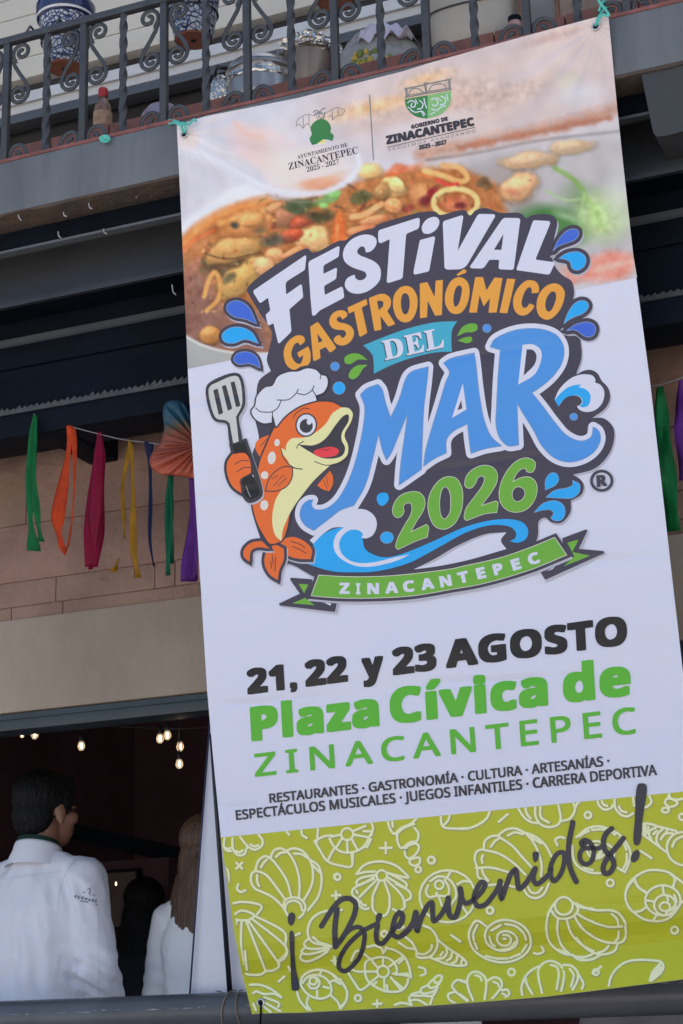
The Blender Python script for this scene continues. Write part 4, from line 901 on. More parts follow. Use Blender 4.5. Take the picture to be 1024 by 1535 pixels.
sh('C7', "115,560 160,630 205,685 290,630", "140,530 190,545 230,545", "260,355 320,345 370,370 380,400", "400,360 480,385 545,435 580,510 595,590", "575,600 560,650 520,690 460,700 390,695", "240,540 250,470 320,440 390,435 450,460 485,520 480,570", "240,545 260,610 320,660 380,690", "380,440 380,500", "300,470 345,520", "245,545 335,545", "270,640 350,575", "390,590 390,690", "440,590 520,690", "460,560 590,580", "430,505 530,430", "380,405 410,360", "470,620 530,670", "510,565 570,560", "410,650 415,695", "330,625 300,650", "235,410 300,460", "500,480 545,440",
   "500,320 560,360 635,380 640,430 740,430 790,370 795,290 750,220 690,190", "540,270 600,320 635,380", "640,405 700,410 750,370 755,340", "800,300 860,350 1010,460 1020,490 960,500 850,480 740,435", "860,350 870,400 840,440 790,445", "910,400 900,440 870,460", "950,430 940,465 910,480", "985,460 980,485", "840,395 820,420", "500,220 540,200", "655,510 700,525 705,560 670,575", "905,265 970,315", "335,765 335,815", "305,795 370,790",
   "770,600 800,575 830,580 820,620 780,630 770,600", "760,610 730,640 740,670 800,650 820,620", "720,650 670,680 680,710 760,700 800,670", "670,700 600,720 580,760 600,800", "610,730 680,730 760,730 790,690", "580,770 640,760 720,800", "470,800 520,785 600,800", "760,740 740,800", "1010,620 950,610 910,650 930,690 1024,770", "930,700 880,720 890,760 960,800", "0,580 60,620 100,690 100,760 60,810", "0,610 50,640", "5,430 5,480", "135,460 170,390 190,385")
shr('C7', 380, 545, 44); shr('C7', 188, 748, 24); shr('C7', 390, 255, 22)
sh('D3', "200,115 215,170 270,215 340,195 350,170", "245,135 260,165 295,180", "365,100 375,200 430,265 490,280 545,250", "410,185 430,225 480,240", "540,80 555,180", "640,200 690,180 720,140 700,85", "890,190 850,150 870,110 930,120 970,150 940,180 890,190", "890,60 900,100 960,120 1020,110", "880,110 890,60", "620,350 700,350 780,375 880,400 960,420", "620,440 700,500 780,560 860,620", "690,380 690,440 720,500", "760,390 705,420 700,490", "640,370 645,430", "660,370 665,450", "830,400 780,450 770,520 800,570", "740,450 770,420", "810,500 850,450 920,440", "880,405 860,430", "1060,430 1024,430 940,450 880,520 870,600 900,680 960,730 1024,750 1060,750", "920,570 950,510 1020,470", "615,610 720,680",
   "0,480 100,400 200,375 300,395 420,460 490,550 520,640 500,740 465,815", "30,470 75,440 120,420", "150,410 250,405 330,430 370,455", "420,490 460,550 480,600", "485,640 480,720 450,780", "470,815 430,795 400,775", "-40,560 -30,680 0,740 60,790 140,820 230,825", "70,770 110,785 160,795", "300,545 360,600 360,680")
shr('D3', 110, 267, 30); shr('D3', 855, 220, 34, ry=24); shr('D3', 1015, 285, 30); shr('D3', 190, 600, 88, ry=84); shr('D3', 190, 610, 45, 6); shr('D3', 325, 918, 33); shr('D3', 20, 140, 10, a0=0, a1=90)
sh('D4', "540,0 490,70 470,150 500,250 570,320 650,370 760,390 870,370 950,300 1000,220 1060,170", "560,10 600,70 670,110", "830,60 840,140", "920,70 950,0", "560,300 620,290 660,260", "740,380 770,330", "680,190 740,200", "940,140 960,200 920,270 860,310", "870,150 880,190")
sh('D3', "470,1020 500,930 580,850 680,800 780,795 880,815 960,870 1024,920 1060,970", "560,880 590,950 660,1010", "900,830 940,870 930,970")
shr('D4', 830, 190, 170, ry=145); shr('D4', 850, 235, 104, ry=98); shr('D4', 850, 250, 50, ry=42); shr('D4', 942, 475, 33)
sh('D4', "0,220 100,265 200,285 330,285 400,310 450,370 475,420", "0,310 100,370 200,415 320,445 440,440", "0,380 80,480 180,550 280,590 380,600", "0,550 80,640 160,690 230,710", "470,440 475,520 450,580 400,600", "395,610 370,670 310,700 240,710", "340,320 390,370 405,430", "405,490 400,550 370,590", "310,625 270,670 200,695", "0,740 80,760 160,750 230,715", "0,730 90,730 150,710", "155,890 235,825", "310,1015 330,930 390,840 480,780 600,760 720,765 810,780 835,820 820,870 770,920 720,960", "800,800 730,880 705,960")
A.cyc = (.0009,)
for P, w_, c in SH: A.stroke(PSD, [(x+.9, y+.9) for x, y in P], w_ + 2.0, c)
A.cyc = (.0013,)
for P, w_, c in SH: A.stroke(PSH, P, w_, c)
A.S(PSH, 'D4', "710,965* 720,900 800,810 822,830 790,900")
def halfplane(a, b, inside):
    n = (b[1]-a[1], -(b[0]-a[0])); s_ = 1 if (inside[0]-a[0])*n[0] + (inside[1]-a[1])*n[1] < 0 else -1
    return (a[0], a[1], n[0]*s_, n[1]*s_)
IN = (700, 1350)
A.build('shell_pattern', BAN, [halfplane(a, b, IN) for a, b in (((331,1256),(1046,1185)), ((378,1519),(624,1508)), ((624,1508),(819,1493)), ((819,1493),(1024,1467)), ((1024,1467),(1080,1461)), ((331,1255),(378,1520)), ((1046,1184),(1080,1462)))])
# --- the welcome word in brush script
A = Art(.0018, 2.2e-5)
def br(z, t, w): A.K(PSL, z, t, w, 7)
br('C1', "288,318 330,250 390,165 440,128 490,128 525,160 522,220 490,300 440,390 388,460", [8.6]*1 and 8.0)
br('C1', "385,462 382,330 398,200", 8.4); br('C1', "388,462 440,390 500,335 550,325 585,355 585,430 560,520 510,590 450,632 412,610 415,550 460,465 520,400 580,350 640,318 678,300", 7.0)
br('C1', "680,310 670,370 680,430 710,440 750,400 800,330 842,290 848,232 818,235 790,300 785,370 820,395 870,370 920,310 945,220", 7.6); br('C1', "950,225 945,300 955,345 985,260 1024,180", 8.0)
A.S(PSL, 'C1', "668,250 685,226 712,235 700,280 680,305 668,290")
br('C2', "-8,545 15,560 15,610 -10,650", 7); br('C2', "0,715 60,660 100,590 112,555", 7.0); br('C2', "110,555 112,610 120,675", 8.4); br('C2', "120,672 150,580 195,495 220,480 225,540 235,608 280,570 320,500 335,450", 7.6)
br('C2', "335,448 335,520 350,575 380,582 410,510 425,430 418,382", 8.4); br('C2', "420,385 430,450 460,485 510,460 570,400 592,350 570,335 535,380 515,450 540,503 590,495 640,440 680,380 698,330", 7.6)
br('C2', "696,330 698,400 706,450 740,360 775,275 805,250 815,310 830,383 880,340 930,260 942,240", 7.8); br('C2', "942,245 928,310 950,350 1000,320 1028,290", 7.6); A.S(PSL, 'C2', "925,130 945,122 968,132 958,185 940,200 928,182")
br('C3', "205,680 220,620 262,555 300,550 308,600 280,700 235,748 212,710 215,660", 7.2); br('C3', "120,770 170,735 205,690", 6.6); br('C3', "366,340 340,480 338,600 360,690 390,752", 8.2)
br('C3', "455,480 430,500 425,480 450,462 490,485 512,540 495,610 455,632 418,600 420,545 450,520 540,520 578,505", 7.2); br('C3', "638,382 600,415 580,465 590,530 640,590 652,640 620,692 588,692 578,650 620,570 680,500 718,450", 8.0)
A.S(PSL, 'C3', "812,95 825,70 865,68 882,90 855,300 832,490 812,500 793,490 800,300"); A.S(PSL, 'C3', "770,590 785,550 815,530 832,550 825,590 795,618 775,612")
A.S(PSL, 'C1', "52,270 60,235 85,222 103,240 100,280 80,315 62,305"); A.S(PSL, 'C1', "65,365 75,350 92,358 100,500 110,620 135,740 125,765 85,765 80,750 72,550")
A.build('welcome_lettering', BAN)
# --- eyelets
M_EYE = mat('nickel_eyelet', (.55, .56, .58), .3, metal=.8); M_HOLE = mat('eyelet_hole', (.01, .01, .012), .8)
for (px, py) in ((276.3, 201.5), (893, 40), (391, 1503)):
    c = bp(px, py, .0035 + fold(px, py)); q_ = BN.to_track_quat('Z', 'Y').to_matrix()
    b = NB(); lathe(b, [(.0062, -.002), (.0068, .002), (.0085, .0036), (.0112, .0022), (.0118, -.001)], c, 24, tilt=q_)
    e = obj('eyelet', b, M_EYE, BAN, 'all'); b = NB(); lathe(b, [(0, .0015), (.0066, .0012), (.0066, -.001)], c, 16, tilt=q_); obj('eyelet_hole', b, M_HOLE, e)
# ------------------------------------------------------------------ ties of the banner
M_TURQ = mat('turquoise_cord', (.10, .52, .42), .6, .15, 60)
def cordthing(name, label, cat, paths, r, m, base):
    b = NB()
    for P in paths: tube(b, catmull([tuple(p) for p in P], 5), r, 7)
    return tag(obj(name, b, m, None, 'all'), label, cat)
def ap(pts, Y): return [at(x, y, Y) for x, y in pts]
cordthing('tie_cord', 'turquoise cord tying the left top eyelet of the banner to the railing', 'cord',
    [ap([(276, 199), (273, 193), (272, 188), (276, 185), (283, 186), (291, 179), (294, 182)], 3.975), ap([(276, 199), (279, 192), (275, 187), (266, 186), (263, 183)], 3.972), [at(276, 187, 3.975), at(262, 184, 3.99), at(252, 186, 4.03), at(247, 182, 4.055), at(256, 180, 4.03), at(277, 186, 3.975)]], .0034, M_TURQ, None)
cordthing('tie_cord', 'turquoise cord tying the right top eyelet of the banner near the corner pier', 'cord',
    [ap([(893, 38), (897, 30), (903, 22), (913, 24), (906, 12), (899, 4), (896, -6)], 3.975), [at(893, 38, 3.975), at(896, 28, 3.985), at(905, 14, 4.02), at(912, 8, 4.06), at(905, 2, 4.03), at(898, 16, 3.985)]], .0034, M_TURQ, None)
cordthing('tie_cord', 'loose turquoise knot of cord left on the fascia edge beside the bottle', 'cord',
    [[at(150, 208, 4.012), at(155, 204, 4.006), at(163, 206, 4.005), at(162, 211, 4.005), at(154, 212, 4.006), at(151, 208, 4.01)], [at(152, 210, 4.01), at(160, 207, 4.0), at(165, 210, 4.008)]], .0042, M_TURQ, None)
# ------------------------------------------------------------------ pots on the railing
def talavera():
    m = bpy.data.materials.new('glazed_talavera'); m.use_nodes = True; n = m.node_tree.nodes; l = m.node_tree.links; p = n['Principled BSDF']; p.inputs['Roughness'].default_value = .18
    tc = n.new('ShaderNodeTexCoord'); v = n.new('ShaderNodeTexVoronoi'); v.feature = 'DISTANCE_TO_EDGE'; v.inputs['Scale'].default_value = 62; l.new(tc.outputs['Object'], v.inputs['Vector'])
    w = n.new('ShaderNodeTexWave'); w.wave_type = 'RINGS'; w.inputs['Scale'].default_value = 24; w.inputs['Distortion'].default_value = 9; w.inputs['Detail'].default_value = 1; l.new(tc.outputs['Object'], w.inputs['Vector'])
    r = n.new('ShaderNodeValToRGB'); r.color_ramp.interpolation = 'CONSTANT'; r.color_ramp.elements[0].color = (.03, .045, .13, 1); r.color_ramp.elements[1].position = .085; r.color_ramp.elements[1].color = (.42, .42, .43, 1); l.new(v.outputs[0], r.inputs[0])
    r2 = n.new('ShaderNodeValToRGB'); r2.color_ramp.interpolation = 'CONSTANT'; r2.color_ramp.elements[0].color = (1, 1, 1, 1); r2.color_ramp.elements[1].position = .80; r2.color_ramp.elements[1].color = (.10, .115, .21, 1); l.new(w.outputs['Color'], r2.inputs[0])
    mx = n.new('ShaderNodeMix'); mx.data_type = 'RGBA'; mx.blend_type = 'MULTIPLY'; mx.inputs[0].default_value = 1; l.new(r.outputs[0], mx.inputs[6]); l.new(r2.outputs[0], mx.inputs[7]); l.new(mx.outputs[2], p.inputs['Base Color'])
    return m
M_TAL = talavera(); M_COB = mat('cobalt_glaze', (.014, .022, .085), .2, .5, 30); M_TERRA = mat('bare_terracotta', (.25, .095, .06), .85, .15, 20); M_WGL = mat('white_glaze', (.55, .55, .58), .2)
M_LEAF = mat('dark_leaf', (.045, .085, .03), .5, .3, 30)
YP = 4.22
def pot(cx, cy, s, label, plant):
    c = at(cx, cy, YP); u = .00205
    t = thing('flower_pot', label, 'flower pot', c, 'talavera flower pots on the balcony railing')
    rb, rt, h = 27*u*s, 42*u*s, 100*u*s
    b = NB(); lathe(b, [(rb, .0), (rb*1.12, h*.15), (rb*1.28, h*.4), (rt*.94, h*.78)], c, 40); obj('pot_body', b, M_TAL, t, 'all')
    b = NB(); lathe(b, [(rt*.93, h*.77), (rt*1.02, h*.80), (rt*1.06, h*.9), (rt*1.07, h*1.02), (rt*1.0, h*1.05), (rt*.94, h*1.0), (rt*.9, h*.8)], c, 40); rm = obj('rim', b, M_COB, t, 'all')
    b = NB(); lathe(b, [(rt*1.03, h*.795), (rt*1.055, h*.81), (rt*1.05, h*.83)], c, 40); obj('rim_line', b, M_WGL, rm, 'all')
    b = NB(); lathe(b, [(0, -.002), (rb*.16, -.002), (rb*.9, -.003), (rb*1.0, .004), (rb*1.02, .008)], c, 36); ba = obj('pot_base', b, M_TERRA, t, 50)
    b = NB(); lathe(b, [(0, -.0045), (rb*.16, -.0045), (rb*.17, -.001)], c, 14, sy=.7); obj('drain_hole', b, M_HOLE, ba)
    b = NB(); lathe(b, [(0, h*.9), (rt*.9, h*.9)], c, 20); obj('soil', b, mat('potting_soil', (.03, .022, .016), .95, .3, 60), t)
    # iron hoop that carries the pot on the railing
    b = NB(); rh = rb * 1.3; tube(b, [c + Vector((rh*math.cos(a), rh*math.sin(a), h*.4)) for a in np.linspace(0, 2*math.pi, 28)], .004, 6)
    for sx in (-1, 1): tube(b, [c + Vector((sx*rh*.7, -rh*.72, h*.4)), c + Vector((sx*rh*.7, -.12, h*.45)), Vector((c.x + sx*rh*.7, YRAIL + .01, zr))], .004, 6)
    obj('hoop', b, M_IRON, t, 'all')
    if plant:
        b = NB(); rr = random.Random(int(cx))
        for k in range(70):
            a = rr.uniform(0, 6.28); r0 = rr.uniform(.0, .6)*rt; q = c + Vector((r0*math.cos(a), r0*math.sin(a), h*.95 + rr.uniform(0, .05))); L = rr.uniform(.03, .055); wd = L*.45
            d = Vector((math.cos(a), math.sin(a), rr.uniform(-.5, .9))).normalized(); s_ = d.cross(Vector((0, 0, 1))).normalized()
            tip = q + d*L + Vector((0, 0, -.01)); m1 = q + d*L*.5
            vs = [b.verts.new(x) for x in (q, m1 + s_*wd*.5 + Vector((0,0,.004)), tip, m1 - s_*wd*.5 + Vector((0,0,.004)))]; mid = b.verts.new(m1 - Vector((0,0,.003)))
            for i in range(4): b.faces.new((vs[i], vs[(i+1) % 4], mid))
        obj('foliage', b, M_LEAF, t)
pot(97, 102, 1.0, 'blue and white painted pot with a leafy plant, nearest the left edge', True)
pot(290, 60, 1.02, 'blue and white painted pot hanging behind the railing above the foil covered pan', False)
pot(503, 2, 1.0, 'painted pot of which only the terracotta base shows above the tall foil covered pot', False)
# ------------------------------------------------------------------ kitchen things on the tiled kerb
zK = zk
def grow(t, c, s, sz):                            # set a thing to its real size about its foot
    for o in t.children_recursive:
        if o.type == 'MESH':
            for v in o.data.vertices: q = v.co - c; v.co = c + Vector((q.x * s, q.y * s, q.z * sz))
def onk(px, Y): 
    p = at(px, 120, Y); return Vector((p.x, Y, zK))
M_GLASS = mat('bottle_glass', (.26, .15, .10), .08, .3, 25, spec=.6, trans=.25); M_RED = mat('red_plastic', (.45, .025, .03), .35)
U = .0020
c = onk(155, 4.22); t = thing('glass_bottle', 'small glass sauce bottle with a red cap on the tiled kerb', 'bottle', c)
b = NB(); lathe(b, [(0, 0), (.024, 0), (.0275, .004), (.0285, .03), (.028, .066), (.022, .088), (.0125, .104), (.0105, .118)], c, 28); obj('bottle_body', b, M_GLASS, t, 'all')
b = NB(); lathe(b, [(.0288, .022), (.0291, .024), (.0289, .062), (.0286, .064)], c, 28); obj('label_wrap', b, mat('faded_label', (.33, .22, .15), .6, .4, 60), t, 'all')
b = NB(); lathe(b, [(.0135, .112), (.0145, .115), (.0145, .136), (.012, .139), (0, .139)], c, 24); obj('cap', b, M_RED, t, 60)
grow(t, c, 1.02, 1.14)
c = onk(243, 4.30); t = thing('plastic_bowl', 'lilac plastic bowl upturned on the tiled kerb between the bars', 'bowl', c)
b = NB(); lathe(b, [(.092, .0), (.096, .008), (.094, .012), (.086, .02), (.072, .06), (.05, .083), (.03, .09), (0, .091)], c, 40); obj('bowl_shell', b, mat('lilac_plastic', (.24, .21, .30), .35, .1, 12), t, 'all')
b = NB(); tube(b, [c + Vector((.097*math.cos(a), .097*math.sin(a), .006)) for a in np.linspace(0, 2*math.pi, 40)], .005, 8); obj('bowl_rim', b, mat('purple_plastic', (.17, .11, .25), .35), t, 'all')
grow(t, c, .86, 1.12)
c = onk(200, 4.26); b = NB()
for k in range(14):
    rr_ = random.Random(k); q = c + Vector((rr_.uniform(-.025, .03), rr_.uniform(-.02, .02), .008 + rr_.uniform(0, .012)))
    bmesh.ops.create_icosphere(b, subdivisions=1, radius=.011, matrix=Matrix.Translation(q))
bmesh.ops.remove_doubles(b, verts=b.verts, dist=.004)
tag(obj('crumpled_wrap', b, mat('clear_wrap', (.42, .44, .44), .3, .3, 60), None, 'all'), 'crumpled pale plastic wrap lying beside the lilac bowl', 'wrapping')
M_FOIL = mat('aluminium_foil', (.66, .65, .62), .24, .15, 20, .25, 28, metal=.95)
M_POT = mat('worn_steel_pan', (.46, .45, .44), .32, .2, 9, .05, 40, metal=.85, stretch=(1, 1, .2)); M_POTB = mat('brownish_steel_pot', (.33, .26, .22), .36, .3, 7, .05, 30, metal=.6, stretch=(1, 1, .15))
def foil(c, rx, ry, rz, seed, drop=.3):
    b = NB(); bmesh.ops.create_icosphere(b, subdivisions=5, radius=1)
    for v in b.verts:
        p = v.co.copy(); n1 = noise.noise(p * 2.3 + Vector((seed, 0, 0))); n2 = noise.noise(p * 6 + Vector((seed, 3, 0))); n3 = abs(noise.noise(p * 11 + Vector((seed, 7, 0))))
        r = 1 + .14 * n1 + .11 * n2 - .12 * n3
        z = p.z if p.z > 0 else p.z * drop
        v.co = Vector(c) + Vector((p.x * rx * r, p.y * ry * r, z * rz * r))
    return b
c = onk(392, 4.30); t = thing('steel_pan', 'steel cooking pan with lid, wrapped in foil on its left side', 'pan', c)
b = NB(); lathe(b, [(0, 0), (.088, 0), (.096, .006), (.10, .03), (.10, .086)], c, 44); obj('pan_body', b, M_POT, t, 50)
b = NB(); lathe(b, [(.10, .084), (.107, .087), (.107, .094), (.10, .097)], c, 44); obj('pan_rim', b, M_POT, t, 60)
b = NB(); lathe(b, [(.103, .097), (.098, .108), (.07, .122), (.03, .129), (0, .13)], c, 40); obj('lid', b, M_POT, t, 50)
b = NB(); lathe(b, [(.101, .062), (.104, .066), (.103, .074), (.1045, .08), (.101, .086)], c, 44)
for v in b.verts: v.co += Vector((noise.noise(v.co * 60), noise.noise(v.co * 70 + Vector((3, 0, 0))), noise.noise(v.co * 55))) * .004
obj('foil_skirt', b, M_FOIL, t)
b = NB(); tube(b, [c + Vector((-.10, 0, .07)), c + Vector((-.125, -.02, .09)), c + Vector((-.13, -.05, .10)), c + Vector((-.11, -.075, .105)), c + Vector((-.09, -.05, .11))], .0055, 8); obj('handle', b, mat('black_bakelite', (.02, .02, .022), .4), t, 'all')
grow(t, c, 1.0, 1.32)
c2 = onk(331, 4.27); b = foil(c2 + Vector((0, 0, .08)), .034, .03, .058, 3.0, 1.2)
tag(obj('foil_bundle', b, M_FOIL, None, 30), 'crumpled aluminium foil bundle left of the steel pan', 'foil')
c = onk(461, 4.36); t = thing('stock_pot', 'tall brownish steel pot closed with a crumpled foil top', 'pot', c)
b = NB(); lathe(b, [(0, 0), (.066, 0), (.07, .004), (.078, .165)], c, 44); obj('pot_body', b, M_POTB, t, 50)
b = foil(c + Vector((0, 0, .158)), .089, .089, .055, 9.0, .5); obj('foil_cover', b, M_FOIL, t, 30)
grow(t, c, 1.0, 1.22)
c = onk(502, 4.44); b = foil(c + Vector((0, 0, .17)), .04, .05, .045, 21.0, .5); bmesh.ops.bisect_plane(b, geom=b.verts[:] + b.edges[:] + b.faces[:], plane_co=c + Vector((0, 0, .10)), plane_no=(0, 0, -1))
t = thing('foil_tray', 'foil wrapped tray standing behind the tall pot', 'tray', c); obj('foil_cover', b, M_FOIL, t, 30)
b = NB(); lathe(b, [(0, 0), (.035, 0), (.04, .16)], c, 20); obj('tray_body', b, M_POT, t, 50)
grow(t, c, 1.0, 1.2)
c = onk(570, 4.34); t = thing('covered_basin', 'wide grey basin under plastic film with a white cloth over its right side', 'basin', c)
b = NB(); bmesh.ops.create_icosphere(b, subdivisions=5, radius=1)
for v in b.verts:
    p = v.co; r = 1 + .05 * noise.noise(p * 3) + .03 * noise.noise(p * 8)
    v.co = c + Vector((p.x * .15 * r, p.y * .10 * r, (p.z if p.z > 0 else 0) * .145 * r + (.0 if p.z > 0 else p.z * .004)))
dome = obj('film_cover', b, mat('grey_plastic_film', (.30, .30, .29), .25, .25, 18, .3, 40), t, 'all')
for k in range(46):
    rr_ = random.Random(k + 50); a = rr_.uniform(-.055, .062); z = .014 + rr_.random() ** 1.5 * .05
    q = c + Vector((a + .005, -.097 * math.sqrt(max(.02, 1 - (a/.15)**2 - (z/.145)**2)) - .004, z))
    b = NB(); bmesh.ops.create_icosphere(b, subdivisions=2, radius=rr_.uniform(.006, .011), matrix=Matrix.Translation(q))
    obj('corn_piece' if k % 3 else 'herb_piece', b, mat('yellow_maize', (.5, .34, .05), .5, .3, 40) if k % 3 else mat('green_herb', (.13, .19, .045), .6, .3, 40), t, 'all')
b = NB(); n = 26; G = []
for i in range(n + 1):
    rw = []
    for j in range(n + 1):
        a = -.035 + .155 * i / n; bb = -.10 + .2 * j / n
        z = .145 * math.sqrt(max(0.03, 1 - (a/.158)**2 - (bb/.125)**2)) + .006 + .004 * math.sin(i * .9 + j * .5) + .003 * noise.noise((a * 40, bb * 40, 0))
        if j < 6: z = max(z - (6 - j) * .002 * (1 + math.sin(i * 1.1)), .09 + .01 * math.sin(i * .8))
        rw.append(b.verts.new(c + Vector((a, bb * .85 - .004, z))))
    G.append(rw)
for i in range(n):
    for j in range(n): b.faces.new((G[i][j], G[i+1][j], G[i+1][j+1], G[i][j+1]))
for v in b.verts: v.co.z = c.z + (v.co.z - c.z) * 1.42
grow(t, c, 1.0, 1.42)
cl_ = tag(obj('white_cloth', b, mat('lilac_white_cloth', (.56, .53, .64), .85, .08, 30), None, 'all'), 'white lace cloth draped over the grey basin', 'cloth')
md = cl_.modifiers.new('thickness', 'SOLIDIFY'); md.thickness = .002
c = onk(716, 4.34); t = thing('cream_bucket', 'big cream coloured plastic bucket beside the corner pier', 'bucket', c)
b = NB(); lathe(b, [(0, 0), (.085, 0), (.105, .012), (.125, .07), (.13, .30)], c, 48); obj('bucket_wall', b, mat('cream_plastic', (.44, .42, .37), .5, .08, 5), t, 50)
b = NB(); lathe(b, [(.13, .29), (.138, .295), (.138, .31), (.128, .315)], c, 48); obj('bucket_rim', b, M_CREAM, t, 50)
b = NB(); tube(b, [c + Vector((.131*math.cos(a), .131*math.sin(a), .20 - .06*math.sin((a - math.pi)))) for a in np.linspace(math.pi, 2*math.pi, 20)], .003, 6); obj('bail_handle', b, M_IRON, t, 'all')
c = onk(777, 4.24); t = thing('spice_jar', 'glass jar of red spice with a dark lid beside the cream bucket', 'jar', c)
b = NB(); lathe(b, [(0, 0), (.018, 0), (.021, .004), (.021, .05), (.017, .06)], c, 24); obj('jar_body', b, mat('red_spice_glass', (.34, .13, .10), .2, .5, 50, col2=(.42, .36, .33)), t, 'all')
b = NB(); lathe(b, [(.0175, .058), (.0185, .06), (.0185, .074), (0, .075)], c, 20); obj('lid', b, M_DARK, t, 50)
c = onk(815, 4.30); t = thing('framed_panel', 'grey glass panel in a brown wooden frame leaning by the corner pier', 'frame', c)
b = NB(); box(b, c.x - .046, c.x + .046, 4.30, 4.306, zK + .012, zK + .30); obj('glass', b, mat('dusty_grey_glass', (.20, .20, .205), .15, .2, 10), t)
for x0, x1, z0, z1 in ((-.058, .058, 0, .013), (-.058, .058, .299, .312), (-.058, -.0465, .0132, .2988), (.0465, .058, .0132, .2988)):
    b = NB(); box(b, c.x + x0, c.x + x1, 4.293, 4.312, zK + z0, zK + z1, .002); obj('frame_bar', b, mat('brown_wood', (.17, .095, .06), .6, .3, 30), t, True)
# ------------------------------------------------------------------ ribbons under the balcony
def satin(name, col): return mat('satin_' + name, col, .5, .25, 24, spec=.15)
YR = 4.222
def ribbon(label, m, strips, Y=YR):
    b = NB()
    for si, (P, Wd) in enumerate(strips):
        P = catmull(P, 6); n = len(P); pv = None
        for i, (x, y) in enumerate(P):
            t = i / (n - 1); k = t * (len(Wd) - 1); k0 = min(int(k), len(Wd) - 2); w = Wd[k0] + (Wd[k0+1] - Wd[k0]) * (k - k0)
            Yc = Y + .012 * math.sin(t * 5 + si * 2) - .006 * si
            c = at(x, y, Yc); u = .00215 * w / 2
            tw = u * .75 * math.sin(t * 8.5 + si * 1.7 + x * .3); cr_ = .0028 * noise.noise((x * .06, t * 9, si))
            L = [b.verts.new(c + Vector((-u, tw, 0))), b.verts.new(c + Vector((-u * .2, -.0045 + cr_, 0))), b.verts.new(c + Vector((u * .45, .002 - cr_ - tw * .4, 0))), b.verts.new(c + Vector((u, -tw, 0)))]
            if pv: b.faces.new((pv[0], pv[1], L[1], L[0])); b.faces.new((pv[1], pv[2], L[2], L[1])); b.faces.new((pv[2], pv[3], L[3], L[2]))
            pv = L
    o = tag(obj('satin_ribbon', b, m, None, 'all'), label, 'ribbon', 'satin ribbons hung on a string under the balcony')
    md = o.modifiers.new('thickness', 'SOLIDIFY'); md.thickness = .0008; return o
GRN, ORG, MAG, GLD, NAV, TEA, PUR = satin('green', (.005, .12, .03)), satin('orange', (.45, .045, .008)), satin('magenta', (.17, .0015, .022)), satin('gold', (.26, .125, .006)), satin('navy', (.005, .012, .045)), satin('teal', (.003, .085, .038)), satin('purple', (.09, .018, .16))
ribbon('green satin ribbon with two tails at the left end of the string', GRN, [([(52, 622), (50, 650), (46, 720), (46, 780), (51, 826)], [4, 9, 12, 12, 15]), ([(53, 622), (53, 660), (52, 730), (57, 780), (62, 812)], [4, 7, 9, 8, 9])])
ribbon('orange satin ribbon looped into a long drop', ORG, [([(104, 638), (104, 665), (94, 730), (87, 780), (92, 815), (98, 832)], [8, 14, 20, 18, 10, 3]), ([(110, 640), (112, 680), (110, 760), (104, 810), (98, 832)], [6, 6, 3, 2, 2])])
ribbon('wide magenta satin ribbon', MAG, [([(150, 648), (150, 680), (144, 740), (141, 800), (137, 850)], [9, 16, 22, 22, 15]), ([(148, 648), (148, 700), (142, 780), (136, 854)], [8, 12, 14, 10])])
ribbon('thin gold satin ribbon with two uneven tails', GLD, [([(195, 660), (190, 690), (184, 730), (186, 780), (187, 808)], [4, 9, 6, 4, 2]), ([(195, 660), (198, 690), (200, 760), (200, 820), (207, 866)], [4, 7, 8, 8, 11]), ([(178, 838), (173, 850), (169, 858)], [4, 7, 8])])
ribbon('narrow navy blue satin ribbon', NAV, [([(223, 662), (225, 690), (226, 750), (225, 810), (231, 849)], [10, 8, 6, 3, 2])])
ribbon('straight teal green satin ribbon below the tail shaped ornament', TEA, [([(254, 700), (254, 740), (253, 800), (252, 863)], [7, 9, 10, 10]), ([(257, 700), (257, 760), (257, 845)], [4, 5, 6])])
ribbon('purple satin ribbon half hidden by the left edge of the banner', PUR, [([(290, 715), (289, 760), (285, 820), (283, 872)], [10, 12, 16, 18]), ([(296, 712), (296, 760), (294, 830), (292, 870)], [6, 8, 10, 8])])
ribbon('green satin ribbon right of the banner', GRN, [([(990, 580), (992, 620), (1000, 700), (1008, 797)], [9, 15, 18, 20]), ([(988, 582), (988, 640), (994, 720), (998, 770)], [6, 8, 8, 6])])
ribbon('purple satin ribbon at the right edge beside a green one', PUR, [([(1024, 570), (1022, 600), (1026, 660), (1030, 720)], [8, 16, 20, 18])])
b = NB(); tube(b, catmull([tuple(at(x, y, Y)) for x, y, Y in ((51, 621, YB - .004), (80, 631, 4.36), (112, 641, YR), (150, 651, YR), (185, 659, YR), (225, 664, YR), (262, 669, YR), (330, 672, YR), (600, 640, YR), (985, 578, YR), (1040, 560, YR), (1110, 540, YR))], 6), .0016, 6)
tag(obj('decoration_string', b, mat('grey_string', (.2, .2, .2), .9), None, 'all'), 'thin grey string carrying the ribbons under the balcony', 'string')
